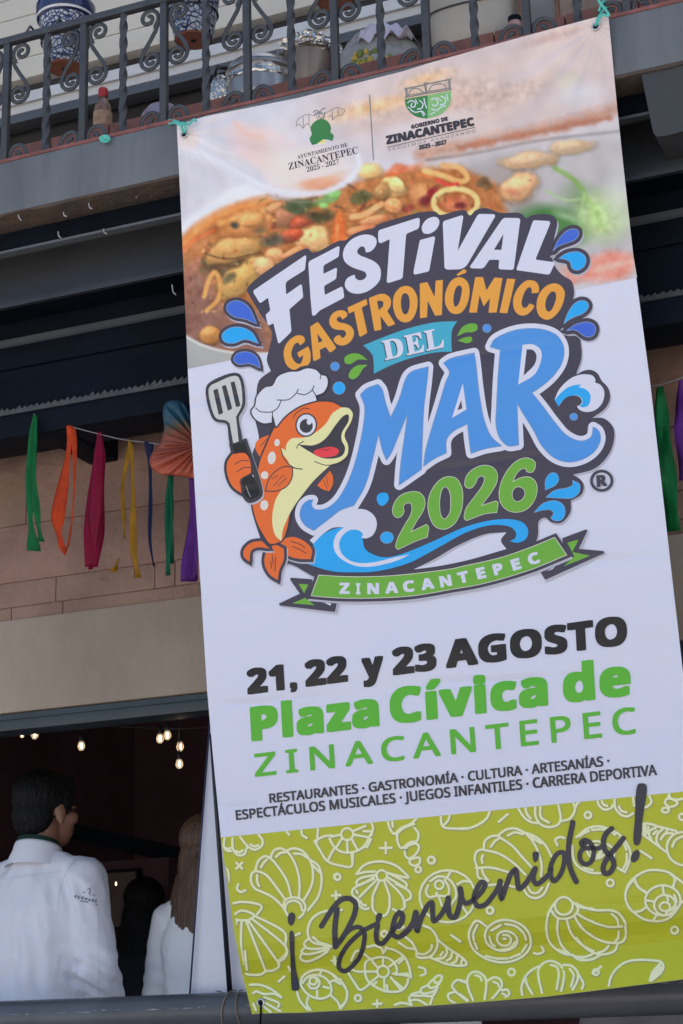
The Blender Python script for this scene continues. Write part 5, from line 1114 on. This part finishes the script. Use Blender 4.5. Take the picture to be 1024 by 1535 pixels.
# ------------------------------------------------------------------ ridged tail ornament
OUTL = [(246, 640), (244, 622), (247, 606), (257, 600), (270, 601), (279, 610), (286, 628), (298, 650), (306, 690), (300, 722), (288, 716), (262, 712), (240, 710), (228, 703), (224, 690), (229, 677), (240, 664)]
OC = smooth_closed([(x, y, False) for x, y in OUTL], 6); YO = 4.205
b = NB(); fr_, bk = [], []; cx, cy = 300, 668; NR = 14; ringsf = []
for k in range(NR + 1):
    s_ = k / NR; rw = []
    for i, (x, y) in enumerate(OC):
        ang = math.atan2(y - cy, x - cx); px_, py_ = cx + (x - cx) * s_, cy + (y - cy) * s_
        bulge = .022 * math.sqrt(max(0, 1 - s_ ** 2)) ; rid = .010 * math.sin(ang * 26 + 2.5 * noise.noise((x * .05, y * .05, 1))) * min(1, 2.2 * s_) * (1 - s_ ** 8)
        rw.append(b.verts.new(at(px_, py_, YO - bulge - rid - .004)))
    ringsf.append(rw)
bkr = [b.verts.new(v.co + Vector((0, .012, 0))) for v in ringsf[-1]]
N_ = len(OC)
for a_, c_ in zip(ringsf, ringsf[1:]):
    for i in range(N_): b.faces.new((a_[i], a_[(i+1) % N_], c_[(i+1) % N_], c_[i]))
for i in range(N_): b.faces.new((ringsf[-1][i], ringsf[-1][(i+1) % N_], bkr[(i+1) % N_], bkr[i]))
b.faces.new(bkr); bmesh.ops.remove_doubles(b, verts=b.verts, dist=1e-5)
mo = mat('painted_paper_tail', (.3, .1, .05), .6, bump=.2, bscale=60); n = mo.node_tree.nodes; l = mo.node_tree.links
tc = n.new('ShaderNodeTexCoord'); sp = n.new('ShaderNodeSeparateXYZ'); l.new(tc.outputs['Object'], sp.inputs[0])
mr = n.new('ShaderNodeMapRange'); mr.inputs[1].default_value = at(250, 712, YO).z; mr.inputs[2].default_value = at(262, 600, YO).z; l.new(sp.outputs[2], mr.inputs[0])
nz = n.new('ShaderNodeTexNoise'); nz.inputs['Scale'].default_value = 25; l.new(tc.outputs['Object'], nz.inputs['Vector'])
ma = n.new('ShaderNodeMath'); ma.operation = 'MULTIPLY_ADD'; ma.inputs[1].default_value = .16; l.new(nz.outputs[0], ma.inputs[0]); l.new(mr.outputs[0], ma.inputs[2])
cr = n.new('ShaderNodeValToRGB'); e = cr.color_ramp.elements; e[0].color = (.42, .085, .04, 1); e[0].position = .12; e[1].color = (.013, .065, .10, 1); e[1].position = .82
for p_, c_ in ((.35, (.24, .048, .026, 1)), (.58, (.21, .055, .028, 1)), (.68, (.085, .065, .035, 1)), (.76, (.013, .055, .085, 1))): x_ = e.new(p_); x_.color = c_
l.new(ma.outputs[0], cr.inputs[0]); l.new(cr.outputs[0], n['Principled BSDF'].inputs['Base Color'])
tag(obj('tail_ornament', b, mo, None, 'all'), 'ridged fish tail shaped ornament painted blue above and orange below, among the ribbons', 'ornament')
# ------------------------------------------------------------------ lower steel rail and what hangs on it
RB = thing('terrace_rail', 'thick dark grey round steel rail along the terrace edge', 'railing', Vector((-.8, YBAR, 0)))
zb0 = at(512, 1508, YBAR).z; rbar = .048
M_RAIL = mat('worn_steel_rail', (.095, .10, .11), .36, .25, 4, .08, 30)
b = NB(); tube(b, [(XL, YBAR, zb0), (-1.5, YBAR, zb0 - .002), (XR_, YBAR, zb0)], rbar, 40); obj('rail_bar', b, M_RAIL, RB, 50)
rr = random.Random(11); b = NB(); x = -3.0                    # paint worn to primer along the front of the bar
while x < 1.2:
    L = rr.uniform(.006, .05)
    if rr.random() < (.85 if x > -1.0 else .45):
        a0 = R(34 if x > -1.2 else 12) + rr.uniform(-.05, .05); wv = rr.uniform(.012, .05); pv = None
        for k in range(7):
            t = k / 6; w_ = wv * math.sin(math.pi * (t * .9 + .05)) * rr.uniform(.6, 1.1); xx_ = x + L * t
            pr = [b.verts.new((xx_, YBAR - (rbar + .0008) * math.cos(a0 + s_ * w_), zb0 - .0012 + (rbar + .0008) * math.sin(a0 + s_ * w_))) for s_ in (-1, 1)]
            if pv: b.faces.new((pv[0], pr[0], pr[1], pv[1]))
            pv = pr
    x += L + rr.uniform(.0, .03)
o = obj('worn_paint', b, mat('bare_primer', (.30, .29, .275), .8, .3, 60), RB)
for X in (-3.6, -.3, 2.2):
    b = NB(); tube(b, [(X, YBAR, 0.0), (X, YBAR, zb0 - rbar * .9)], .035, 20); obj('rail_post', b, M_RAIL, RB, 50)
def twine(label, path):
    b = NB(); P = catmull(path, 7); tube(b, P, .0016, 6)
    b2 = random.Random(2)
    return tag(obj('twine_loop', b, mat('jute_twine', (.30, .22, .15), .9, .3, 200), None, 'all'), label, 'twine')
def loop(px0, px1, pull):
    X0, X1 = at(px0, 1500, YBAR).x, at(px1, 1500, YBAR).x; pts = []
    for k in range(15):
        a = R(100) - k / 14 * R(380); r = rbar + .0035 + pull * max(0, math.sin(a * .5 + .3)) * (k > 9)
        pts.append((X0 + (X1 - X0) * (k / 14), YBAR - r * math.cos(a) , zb0 + r * math.sin(a)))
    return pts
twine('jute twine wound round the steel rail, left of two loops by the banner corner', loop(352, 326, .0))
twine('jute twine wound round the steel rail, right of two loops by the banner corner', loop(362, 378, .0))
cordthing('cable_tie', 'black cable tie from the lower left banner eyelet to the steel rail', 'cable tie', [[bp(391, 1503, .004 + fold(391, 1503)), bp(391, 1512, .006 + fold(391, 1512)), bp(391, 1520, .004 + fold(391, 1520)), at(390.5, 1530, YBAR - .07), at(390, 1545, YBAR - .055)]], .0026, M_DARK, None)
# second, plain white banner hanging behind the printed one
def sheet_obj(name, label, cat, P, Yf, m, th=.002, wav=.006, nx=10, ny=24):
    (tl, tr, br_, bl) = P; b = NB(); G = []
    for j in range(ny + 1):
        v = j / ny; rw = []
        for i in range(nx + 1):
            u = i / nx; x = (tl[0]*(1-u)+tr[0]*u)*(1-v) + (bl[0]*(1-u)+br_[0]*u)*v; y = (tl[1]*(1-u)+tr[1]*u)*(1-v) + (bl[1]*(1-u)+br_[1]*u)*v
            rw.append(b.verts.new(at(x, y, Yf + wav * math.sin(u * 7 + v * 2) * (.3 + v) + .3 * wav * math.sin(u * 15 - v * 5))))
        G.append(rw)
    for j in range(ny):
        for i in range(nx): b.faces.new((G[j][i], G[j+1][i], G[j+1][i+1], G[j][i+1]))
    o = obj(name, b, m, None, 'all'); tag(o, label, cat)
    md = o.modifiers.new('thickness', 'SOLIDIFY'); md.thickness = th; return o
M_WB = mat('plain_white_vinyl', (.76, .765, .83), .5, .03, 3, .08, 4)
YW2 = YBAR + .07
sb = sheet_obj('plain_banner', 'plain white banner hanging behind the printed banner above the steel rail', 'banner', ((318, 1040), (430, 1040), (470, 1512), (283, 1512)), YW2, M_WB)
b = NB(); tube(b, [at(317.5, 1044, YW2 - .006), at(300, 1275, YW2 - .006), at(283, 1512, YW2 - .006)], .0026, 6); h_ = obj('hem', b, mat('navy_hem', (.03, .035, .09), .6), sb, 'all')
P_ = [at(316, 1100, YW2 - .03), at(322, 1180, YW2 - .03), at(346.5, 1512, YW2 - .03)]
b = NB(); tube(b, P_, [.004, .006, .0078], 10); tag(obj('stand_pole', b, mat('black_stand_pole', (.012, .013, .022), .4), None, 'all'), 'thin black pole leaning in front of the plain white banner', 'pole')
# what shows in the strip under the rail
sheet_obj('white_cloth', 'white cloth hanging under the steel rail below the banner', 'cloth', ((600, 1480), (722, 1480), (722, 1600), (600, 1600)), YBAR + .25, mat('white_cotton', (.55, .55, .6), .9))
sheet_obj('grey_cloth', 'grey cloth hanging under the steel rail at the right edge', 'cloth', ((880, 1490), (1080, 1480), (1080, 1600), (850, 1600)), YBAR + .25, mat('grey_cotton', (.17, .17, .18), .9, .2, 9))
# ------------------------------------------------------------------ string of bulbs in the room
SL = thing('string_lights', 'string of small clear bulbs glowing inside the dark room', 'string lights', at(150, 1080, 5.3))
M_BULB = mat('clear_bulb_glass', (.5, .42, .32), .1, emit=(1, .78, .5), estr=.2, alpha=.35); M_FIL = mat('glowing_filament', (1, .8, .5), .5, emit=(1, .80, .52), estr=8); M_SOCK = mat('black_socket', (.012, .012, .014), .5)
BU = [(52, 1095, 0, 5.3), (33, 1096, 0, 5.8), (122, 1112, 1, 5.1), (240, 1101, 0, 5.2), (251, 1096, 1, 5.0), (270, 1113, 1, 5.3), (269, 1139, 1, 5.15)]
for x, y, up, Y in BU:
    c = at(x, y + 6, Y); s_ = .0135 * (Y / 5.2) * (.6 if x == 33 else 1)
    b = NB(); lathe(b, [(0, -1.25*s_), (.5*s_, -1.1*s_), (.9*s_, -.5*s_), (.95*s_, 0), (.75*s_, .7*s_), (.45*s_, 1.2*s_)], c, 18); bu = obj('bulb', b, M_BULB, SL, 'all')
    b = NB(); lathe(b, [(0, -.75*s_), (.24*s_, -.6*s_), (.28*s_, 0), (.2*s_, .55*s_), (0, .7*s_)], c, 10); obj('filament', b, M_FIL, bu, 'all')
    b = NB(); lathe(b, [(.47*s_, 1.1*s_), (.6*s_, 1.3*s_), (.6*s_, 2.6*s_), (.25*s_, 3.0*s_), (0, 3.0*s_)], c, 16); obj('socket', b, M_SOCK, SL, 50)
    b = NB(); tube(b, [c + Vector((0, 0, 2.9*s_)), Vector((c.x, c.y, max(c.z + 4*s_, at(120, 1078, 5.2).z + .02)))], .0022, 6); obj('drop_cord', b, M_SOCK, SL, 'all')
b = NB(); tube(b, catmull([tuple(at(x, y, 5.2)) for x, y in ((-120, 1060), (20, 1078), (110, 1084), (200, 1090), (320, 1090), (520, 1060))], 6), .0028, 6); obj('cable', b, M_SOCK, SL, 'all')
# warm wall lamp at the back of the room and a small picture frame
c = at(100, 1128, 7.55); t = thing('wall_lamp', 'small amber wall lamp glowing dimly at the back of the room', 'lamp', c)
b = NB(); lathe(b, [(0, -.05), (.035, -.05), (.05, .05), (.0, .05)], c, 18); obj('lamp_shade', b, mat('amber_glass_shade', (.25, .1, .03), .4, emit=(1, .42, .1), estr=.10), t, 50)
pl = bpy.data.lights.new('lamp_light', 'POINT'); pl.energy = 1.6; pl.color = (1, .5, .2); pl.shadow_soft_size = .05; lo = bpy.data.objects.new('lamp_light', pl); lo.location = c + Vector((0, -.14, 0)); link(lo, t)
c = at(180, 1335, 6.3); t = thing('picture_frame', 'dim framed notice on the wall behind the man in white', 'picture', c)
b = NB(); box(b, c.x - .075, c.x + .075, 6.30, 6.32, c.z - .14, c.z + .07); obj('picture', b, mat('dim_brown_paper', (.10, .06, .045), .7, .2, 10), t)
for (x0, x1, z0, z1) in ((-.085, .085, .0702, .082), (-.085, .085, -.152, -.1402), (-.085, -.0752, -.14, .07), (.0752, .085, -.14, .07)):
    b = NB(); box(b, c.x + x0, c.x + x1, 6.29, 6.325, c.z + z0, c.z + z1); obj('frame_bar', b, M_DARK, t)
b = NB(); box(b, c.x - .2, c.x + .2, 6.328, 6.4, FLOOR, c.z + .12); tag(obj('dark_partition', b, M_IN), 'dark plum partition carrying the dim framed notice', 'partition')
b = NB(); lathe(b, [(0, -.007), (.0035, -.005), (.004, 0), (.0025, .007), (0, .009)], at(174, 1325, 6.1), 10); tag(obj('light_point', b, mat('light_point_glow', (1, .8, .5), .5, emit=(1, .72, .4), estr=1.2)), 'tiny point of warm light in front of the dim framed notice', 'light')  # small glowing bead for a lit spot in the room
# ------------------------------------------------------------------ people
def ell(bm, c, r, rot=None, sub=3):
    m = Matrix.Translation(Vector(c)) @ (rot.to_4x4() if rot else Matrix.Identity(4)) @ Matrix.Diagonal((*r, 1))
    bmesh.ops.create_icosphere(bm, subdivisions=sub, radius=1, matrix=m)
def cap(bm, p, q, r0, r1, sq=1.0):
    p, q = Vector(p), Vector(q); d = q - p; L = d.length; M = d.to_track_quat('Z', 'Y').to_matrix(); prof = []
    for k in range(6): a = math.pi/2 * (1 - k / 5); prof.append((r0 * math.cos(a), -r0 * math.sin(a)))
    for k in range(6): a = math.pi/2 * k / 5; prof.append((r1 * math.cos(a), L + r1 * math.sin(a)))
    prof[0] = (0, prof[0][1]); prof[-1] = (0, prof[-1][1]); lathe(bm, prof, p, 20, sy=sq, tilt=M)
def fuse(bm, vox, it=4):
    me = bpy.data.meshes.new('f'); bm.normal_update(); bmesh.ops.recalc_face_normals(bm, faces=bm.faces); bm.to_mesh(me); bm.free()
    o = bpy.data.objects.new('f', me); COL.objects.link(o)
    r = o.modifiers.new('r', 'REMESH'); r.mode = 'VOXEL'; r.voxel_size = vox; s = o.modifiers.new('s', 'SMOOTH'); s.iterations = it; s.factor = .6
    dg = bpy.context.evaluated_depsgraph_get(); dg.update(); e = o.evaluated_get(dg); out = bmesh.new(); out.from_mesh(e.to_mesh()); e.to_mesh_clear()
    bpy.data.objects.remove(o); bpy.data.meshes.remove(me); return out
M_SKIN = mat('tan_skin', (.30, .15, .095), .5, .08, 30, .05, 120); M_HAIRB = mat('black_hair', (.004, .0042, .005), .6, .3, 30, .5, 60, stretch=(3, 3, 1), spec=.25); M_HAIRW = mat('brown_hair', (.05, .026, .015), .45, .6, 45, .5, 70, stretch=(3.5, 3.5, .18), col2=(.15, .082, .046))
M_SHIRT = mat('white_cotton_shirt', (.80, .80, .86), .85, .03, 5, .10, 14); M_NAVYP = mat('dark_trousers', (.02, .022, .03), .8); M_BLACKS = mat('black_cloth', (.006, .007, .014), .85)
def loft(b, rings, y=0.0):
    R_ = catmull(rings, 4); prev = None
    for z, rx, ry in R_:
        ring = [b.verts.new((rx * abs(math.cos(a)) ** .9 * (1 if math.cos(a) >= 0 else -1), y + ry * abs(math.sin(a)) ** .9 * (1 if math.sin(a) >= 0 else -1), z)) for a in np.linspace(0, 2 * math.pi, 36, endpoint=False)]
        if prev:
            for k in range(36): b.faces.new((prev[k], prev[(k+1) % 36], ring[(k+1) % 36], ring[k]))
        else: b.faces.new(ring[::-1])
        prev = ring
    b.faces.new(prev)
def person(label, base, yaw, H, head_yaw, skin, arms, hair_fn, shirt_fn, torso, slim=1.0):
    """local frame: +Y is the way the body faces, Z up from the floor; parts are modelled straight into the world"""
    Mb = Matrix.Translation(base) @ Matrix.Rotation(yaw, 4, 'Z') @ Matrix.Scale(H / 1.72, 4)
    t = thing('person', label, 'person', base)
    hc = Vector((0, .035, 1.60)); Hr = Matrix.Rotation(head_yaw, 3, 'Z')
    def hd(p): return hc + Hr @ Vector(p)
    b = NB()
    ell(b, hd((0, -.018, .035)), (.076, .096, .088), Hr); ell(b, hd((0, .045, -.045)), (.056, .060, .066), Hr); ell(b, hd((0, .062, -.085)), (.032, .03, .026), Hr)
    cap(b, hd((0, .094, .012)), hd((0, .108, -.022)), .009, .014); ell(b, hd((0, .09, -.057)), (.024, .012, .006), Hr); ell(b, hd((0, .09, -.067)), (.02, .011, .006), Hr)
    for s in (-1, 1):
        ell(b, hd((s*.080, -.012, -.012)), (.011, .021, .034), Hr @ Matrix.Rotation(s * -.35, 3, 'Z')); ell(b, hd((s*.084, -.010, -.038)), (.008, .011, .014), Hr)
        ell(b, hd((s*.032, .085, .018)), (.02, .012, .007), Hr); ell(b, hd((s*.05, .06, -.02)), (.024, .03, .024), Hr)
    cap(b, (0, -.005, 1.42), hd((0, -.02, -.05)), .062, .056)
    loft(b, [(.82, .13, .09), (.92, .155, .10)] + [(z, rx - .035, ry - .03) for z, rx, ry in torso if .95 < z < 1.40] + [(1.42, .10, .06), (1.45, .055, .05)]); cap(b, (-.15 * slim, 0, 1.375), (.15 * slim, 0, 1.375), .05, .05)
    for s in (-1, 1):
        el_, wr = Vector(arms[s][0]), Vector(arms[s][1]); sh_ = Vector((s*.182*slim, 0, 1.362))
        cap(b, sh_, el_, .048*slim, .039*slim); cap(b, el_, wr, .039*slim, .026)
        f = (wr - el_).normalized(); sd_ = f.cross(Vector((0, 0, 1))).normalized() if abs(f.z) < .95 else Vector((0, 1, 0)); dn = f.cross(sd_)
        pc = wr + f * .055; ell(b, pc, (.038, .016, .046), Matrix((sd_, dn, f)).transposed())
        for k, L in enumerate((.062, .074, .070, .054)):
            a0 = pc + f * .036 + sd_ * (-.027 + .018 * k); m_ = a0 + f * L * .5 + dn * .006; cap(b, a0, m_, .0085, .008); cap(b, m_, m_ + f * L * .42 + dn * .016, .008, .0068)
        a0 = wr + f * .03 - sd_ * .03; m_ = a0 + f * .03 - sd_ * .022; cap(b, a0, m_, .0105, .0095); cap(b, m_, m_ + f * .032 - sd_ * .004, .0095, .008)
        cap(b, (s*.085, 0, .90), (s*.095, .01, .50), .085, .056); cap(b, (s*.095, .01, .50), (s*.10, -.01, .085), .056, .036); ell(b, (s*.10, .06, .035), (.042, .125, .036))
    b = fuse(b, .0065, 3); bmesh.ops.transform(b, matrix=Mb, verts=b.verts); obj('body', b, skin, t, 'all')
    b = NB()
    for s in (-1, 1): cap(b, (s*.085, 0, .91), (s*.095, .01, .50), .098, .072); cap(b, (s*.095, .01, .50), (s*.10, -.008, .09), .072, .056)
    ell(b, (0, 0, .93), (.178, .128, .12)); b = fuse(b, .012, 4); bmesh.ops.transform(b, matrix=Mb, verts=b.verts); obj('trousers', b, M_NAVYP, t, 'all')
    for s in (-1, 1):
        b = NB(); ell(b, (s*.10, .062, .036), (.047, .135, .042)); cap(b, (s*.10, -.01, .05), (s*.10, -.01, .10), .048, .044); b = fuse(b, .01, 3); bmesh.ops.transform(b, matrix=Mb, verts=b.verts); obj('shoe', b, mat('black_shoe', (.015, .015, .016), .4), t, 'all')
    for s in (-1, 1):
        b = NB(); ell(b, hd((s*.032, .086, .012)), (.011, .009, .008), Hr, 2); bmesh.ops.transform(b, matrix=Mb, verts=b.verts); obj('eye', b, mat('dark_eye', (.03, .02, .015), .2), t, 'all')
    hair_fn(t, Mb, hd, Hr); sh = shirt_fn(t, Mb)
    return t, Mb, sh
def wrinkle(b, amp, seed, folds=()):
    b.normal_update()
    for v in b.verts:
        p = v.co; q1 = Vector((p.x * 8 + seed, p.y * 8, p.z * 3.2)); q2 = Vector((p.x * 15 + p.z * 6, p.y * 15 + seed, p.z * 8 - p.x * 7)); d = amp * (noise.noise(q1) + 1.1 * (.35 - abs(noise.noise(q2)) * 1.6) + .35 * (.3 - abs(noise.noise(q2 * 2.3))))
        for (q, dirn, wl, a, rad) in folds:
            r_ = (p - Vector(q)).length / rad
            if r_ < 1: d += a * (1 - r_) ** 1.2 * math.sin(p.dot(Vector(dirn)) * 6.283 / wl + 2 * noise.noise(p * 8))
        v.co += v.normal * d
def shirt(mat_, arms, torso, folds, slim=1.0, amp=.004, collar=None, seams=True, sleeve=1.0, vox=.007):
    def fn(t, Mb):
        b = NB()
        loft(b, torso)
        for s in (-1, 1):
            e_, w_ = Vector(arms[s][0]), Vector(arms[s][1]); sh_ = Vector((s*.187*slim, 0, 1.362))
            cap(b, (s*.04, -.008, 1.425), sh_, .052, .066*slim); cap(b, sh_, e_, .074*sleeve, .067*sleeve); cap(b, e_, e_ + (w_ - e_) * .96, .067*sleeve, .046*sleeve)
        b = fuse(b, vox, 5); wrinkle(b, amp, 3.1, folds); bmesh.ops.transform(b, matrix=Mb, verts=b.verts)
        sh = obj('shirt', b, mat_, t, 'all')
        if collar:
            cm, hgt, rad = collar; wb = NB(); GW = []
            for k in range(41):
                a = 2*math.pi*k/40
                GW.append([wb.verts.new(Mb @ Vector((r*math.cos(a)*1.06, -.004 + r*math.sin(a)*.98, 1.463 + z - .018*math.sin(a)))) for r, z in ((rad*1.55, -.055), (rad*1.20, -.004), (rad*1.13, .014), (rad*1.09, .022), (rad*1.06, .021), (rad*1.04, .0))])
            for g0, g1 in zip(GW, GW[1:]):
                for k in range(5): wb.faces.new((g0[k], g0[k+1], g1[k+1], g1[k]))
            obj('shirt_collar', wb, mat_, t, 'all')
            b = NB(); G = []
            for k in range(41):
                a = 2*math.pi*k/40; rw = []
                for (r, z) in ((rad*1.05, -.012), (rad*1.035, hgt*.5), (rad*1.0, hgt), (rad*.95, hgt*.96), (rad*.9, 0)):
                    rw.append(b.verts.new(Mb @ Vector((r*math.cos(a)*1.06, -.004 + r*math.sin(a)*.98, 1.463 + z - .018*math.sin(a)))))
                G.append(rw)
            for g0, g1 in zip(G, G[1:]):
                for k in range(4): b.faces.new((g0[k], g0[k+1], g1[k+1], g1[k]))
            obj('collar', b, cm, t, 'all')
        return sh
    return fn
def short_hair(t, Mb, hd, Hr):
    b = NB(); ell(b, hd((0, -.024, .046)), (.089, .106, .09), Hr); ell(b, hd((0, -.062, -.015)), (.076, .06, .076), Hr); ell(b, hd((0, .045, .085)), (.07, .052, .042), Hr)
    for s in (-1, 1): ell(b, hd((s*.074, .012, .03)), (.014, .03, .045), Hr)
    b = fuse(b, .0042, 2)
    # keep the face and the ears clear
    Hi = Hr.inverted(); hc = hd((0, 0, 0)); b.normal_update()
    for v in b.verts:
        q = Hi @ (v.co - hc)
        v.co += v.normal * (.003 * noise.noise(v.co * 30) + .0035 * noise.noise(Vector((v.co.x * 110, v.co.y * 110, v.co.z * 28))) + .001)
    bmesh.ops.transform(b, matrix=Mb, verts=b.verts); obj('hair', b, M_HAIRB, t, 'all')
def long_hair(t, Mb, hd, Hr, hm=None):
    b = NB(); ell(b, hd((0, -.02, .042)), (.092, .108, .092), Hr); ell(b, hd((0, -.06, -.06)), (.09, .058, .12), Hr)
    cap(b, hd((0, -.075, -.08)), hd((-.01, -.095, -.33)), .085, .05, .5)
    for k in range(26):
        rr_ = random.Random(k); a = -.105 + .21 * k / 25; dy = -.085 - .035 * math.cos(a * 14)
        p0 = Vector((a * .62, dy + .035, .02 - abs(a) * .3)); p1 = Vector((a * .95, dy, -.17)); p2 = Vector((a * .92 + rr_.uniform(-.012, .012), dy - .006, -.30 - rr_.random() * .03)); p3 = Vector((a * .8 + rr_.uniform(-.02, .02), dy - .004, -.37 - rr_.random() * .06))
        tube(b, [hd(p) for p in catmull([p0, p1, p2, p3], 4)], [.011]*9 + [.009, .007, .005, .003] if len(catmull([p0, p1, p2, p3], 4)) == 13 else .009, 8)
    b = fuse(b, .0055, 1); b.normal_update()
    for v in b.verts: v.co += v.normal * (.0035 * noise.noise(Vector((v.co.x * 120, v.co.y * 120, v.co.z * 7))))
    bmesh.ops.transform(b, matrix=Mb, verts=b.verts); obj('hair', b, hm or M_HAIRW, t, 'all')
TOR_M = [(.80, .19, .145), (.92, .188, .145), (1.05, .186, .14), (1.18, .197, .138), (1.28, .205, .128), (1.35, .19, .105), (1.41, .135, .08), (1.455, .075, .066)]
TOR_W = [(.80, .185, .13), (.90, .178, .128), (1.0, .155, .115), (1.10, .148, .11), (1.20, .16, .115), (1.28, .165, .11), (1.35, .15, .09), (1.41, .11, .07), (1.455, .065, .058)]
AM = {1: ((.252, .0, 1.09), (.205, .15, .90)), -1: ((-.26, .02, 1.08), (-.21, .2, .92))}
YM = 4.95
bm_ = at(56, 1400, YM); base = Vector((bm_.x, YM, FLOOR))
Hm = (at(72, 1160, YM).z - FLOOR)
man, MbM, shM = person('man with short black hair in a white shirt with dark green collar, seen from behind', base, R(-8), Hm, R(-9), M_SKIN, AM, short_hair,
    shirt(M_SHIRT, AM, TOR_M, [((.22, .0, 1.08), (.5, .2, 1), .055, .012, .14), ((.17, -.05, 1.30), (1, 0, .35), .05, .008, .12), ((.08, -.12, 1.1), (1, 0, .12), .085, .0065, .3)], amp=.0068, collar= (mat('bottle_green_collar', (.012, .05, .035), .7), .037, .068)), TOR_M)
# prints on the man's shirt: traced to the cloth they lie on
def on_cloth(o, items, name, m, parent, lift=.0022):
    dg = bpy.context.evaluated_depsgraph_get(); b0 = bmesh.new(); b0.from_mesh(o.data); tr = BVHTree.FromBMesh(b0); b = NB()
    def hit(x, y):
        d = ray(x, y).normalized(); h = tr.ray_cast(CAM, d)
        return (h[0] - d * lift) if h[0] is not None else None
    for P, w in items:
        pv = None
        for i in range(len(P)):
            t = np.array(P[min(i+1, len(P)-1)], float) - np.array(P[max(i-1, 0)], float); t /= (np.linalg.norm(t) + 1e-9); n = np.array((-t[1], t[0])) * w / 2
            q = [hit(*(np.array(P[i]) + n)), hit(*(np.array(P[i]) - n))]
            if None in q: pv = None; continue
            q = [b.verts.new(k) for k in q]
            if pv: b.faces.new((pv[0], pv[1], q[1], q[0]))
            pv = q
    b0.free()
    return obj(name, b, m, parent)
LT = {'P': ["0,10 0,0 5,0 6,3 5,5 0,5.5"], 'E': ["6,0 0,0 0,10 6,10", "0,5 5,5"], 'R': ["0,10 0,0 5,0 6,3 5,5 0,5.5", "3,5.5 6.5,10"], 'M': ["0,10 0,0 3.5,6 7,0 7,10"], 'A': ["0,10 3.5,0 7,10", "1.5,6.5 5.5,6.5"], 'N': ["0,10 0,0 6,10 6,0"]}
items = []
def put(ch, x, y, s, a):
    for t in LT[ch]:
        P = [tuple(map(float, w.split(','))) for w in t.split()]; P = [p for a_, b_ in zip(P, P[1:]) for p in ((a_[0] + (b_[0]-a_[0])*k/3, a_[1] + (b_[1]-a_[1])*k/3) for k in range(3))] + [P[-1]]
        items.append(([(x + s*(px_*math.cos(a) - py_*math.sin(a)), y + s*(px_*math.sin(a) + py_*math.cos(a))) for px_, py_ in P], .9))
for i, ch in enumerate('PERMANE'): put(ch, 112.5 + i * 5.2, 1342 + i * 1.1, .42, R(11))
items += [([(120, 1350.5), (130, 1352), (147, 1357)], 1.2), ([(131, 1334), (134, 1331), (136, 1335), (133, 1339), (136, 1342)], 1.2), ([(124, 1337), (128, 1338)], 1.0), ([(139, 1341), (143, 1342.5)], 1.0)]
SEAM = [([(2, 1318), (30, 1314), (60, 1310), (92, 1306)], 1.0), ([(116, 1286), (104, 1300), (94, 1322), (88, 1346), (86, 1372)], 1.2), ([(146, 1352), (147, 1400), (148, 1450), (148, 1496)], 1.0)]
on_cloth(shM, [(catmull(P, 8), w) for P, w in SEAM], 'shirt_seam', mat('shirt_seam_thread', (.66, .67, .74), .9), man, .0012)
on_cloth(shM, items, 'sleeve_print', mat('grey_print', (.10, .11, .14), .8), man)
items = []
rr = random.Random(4)
for k in range(9):
    x, y = 33 + rr.random() * 22, 1268 + rr.random() * 12; items.append((catmull([(x, y), (x + 4, y - 3), (x + 8, y - 2), (x + 10 + rr.random() * 4, y - 5)], 3), .9))
items += [([(34, 1277), (44, 1274), (60, 1267)], 1.1), ([(37, 1283), (45, 1281), (54, 1277)], .9), ([(17, 1274.5), (17.4, 1277), (17, 1282)], 7.5)]
on_cloth(shM, items, 'collar_print', mat('grey_print', (.10, .11, .14), .8), man)
AW = {1: ((.20, .03, 1.09), (.17, .2, .95)), -1: ((-.215, .01, 1.09), (-.18, .15, .90))}
YWm = 5.1; bw = at(308, 1400, YWm); base = Vector((bw.x, YWm, FLOOR)); Hw = at(300, 1224, YWm).z - FLOOR
woman, MbW, shW = person('woman with long brown hair in a fitted white shirt, half hidden by the plain banner', base, R(-6), Hw, R(-10), M_SKIN, AW, long_hair,
    shirt(mat('white_poplin_shirt', (.78, .79, .80), .85, .03, 5, .10, 16), AW, TOR_W, [((-.16, 0, 1.15), (.3, 0, 1), .06, .004, .2), ((-.05, -.1, 1.0), (.2, 0, 1), .055, .0035, .2)], slim=.84, amp=.005, collar=None, sleeve=.80), TOR_W, .84)
AD = {1: ((.25, .05, 1.08), (.2, .25, 1.0)), -1: ((-.25, .03, 1.08), (-.2, .24, .98))}
YD = 6.1; bd = at(214, 1400, YD); base = Vector((bd.x, YD, FLOOR))
person('person in black clothes with dark hair, standing in the dark between the two in white', base, R(5), at(215, 1318, YD).z - FLOOR, R(0), M_SKIN, AD, lambda t, Mb, hd, Hr: long_hair(t, Mb, hd, Hr, M_HAIRB), shirt(M_BLACKS, AD, TOR_M, [], amp=.003, collar=None, vox=.012), TOR_M)
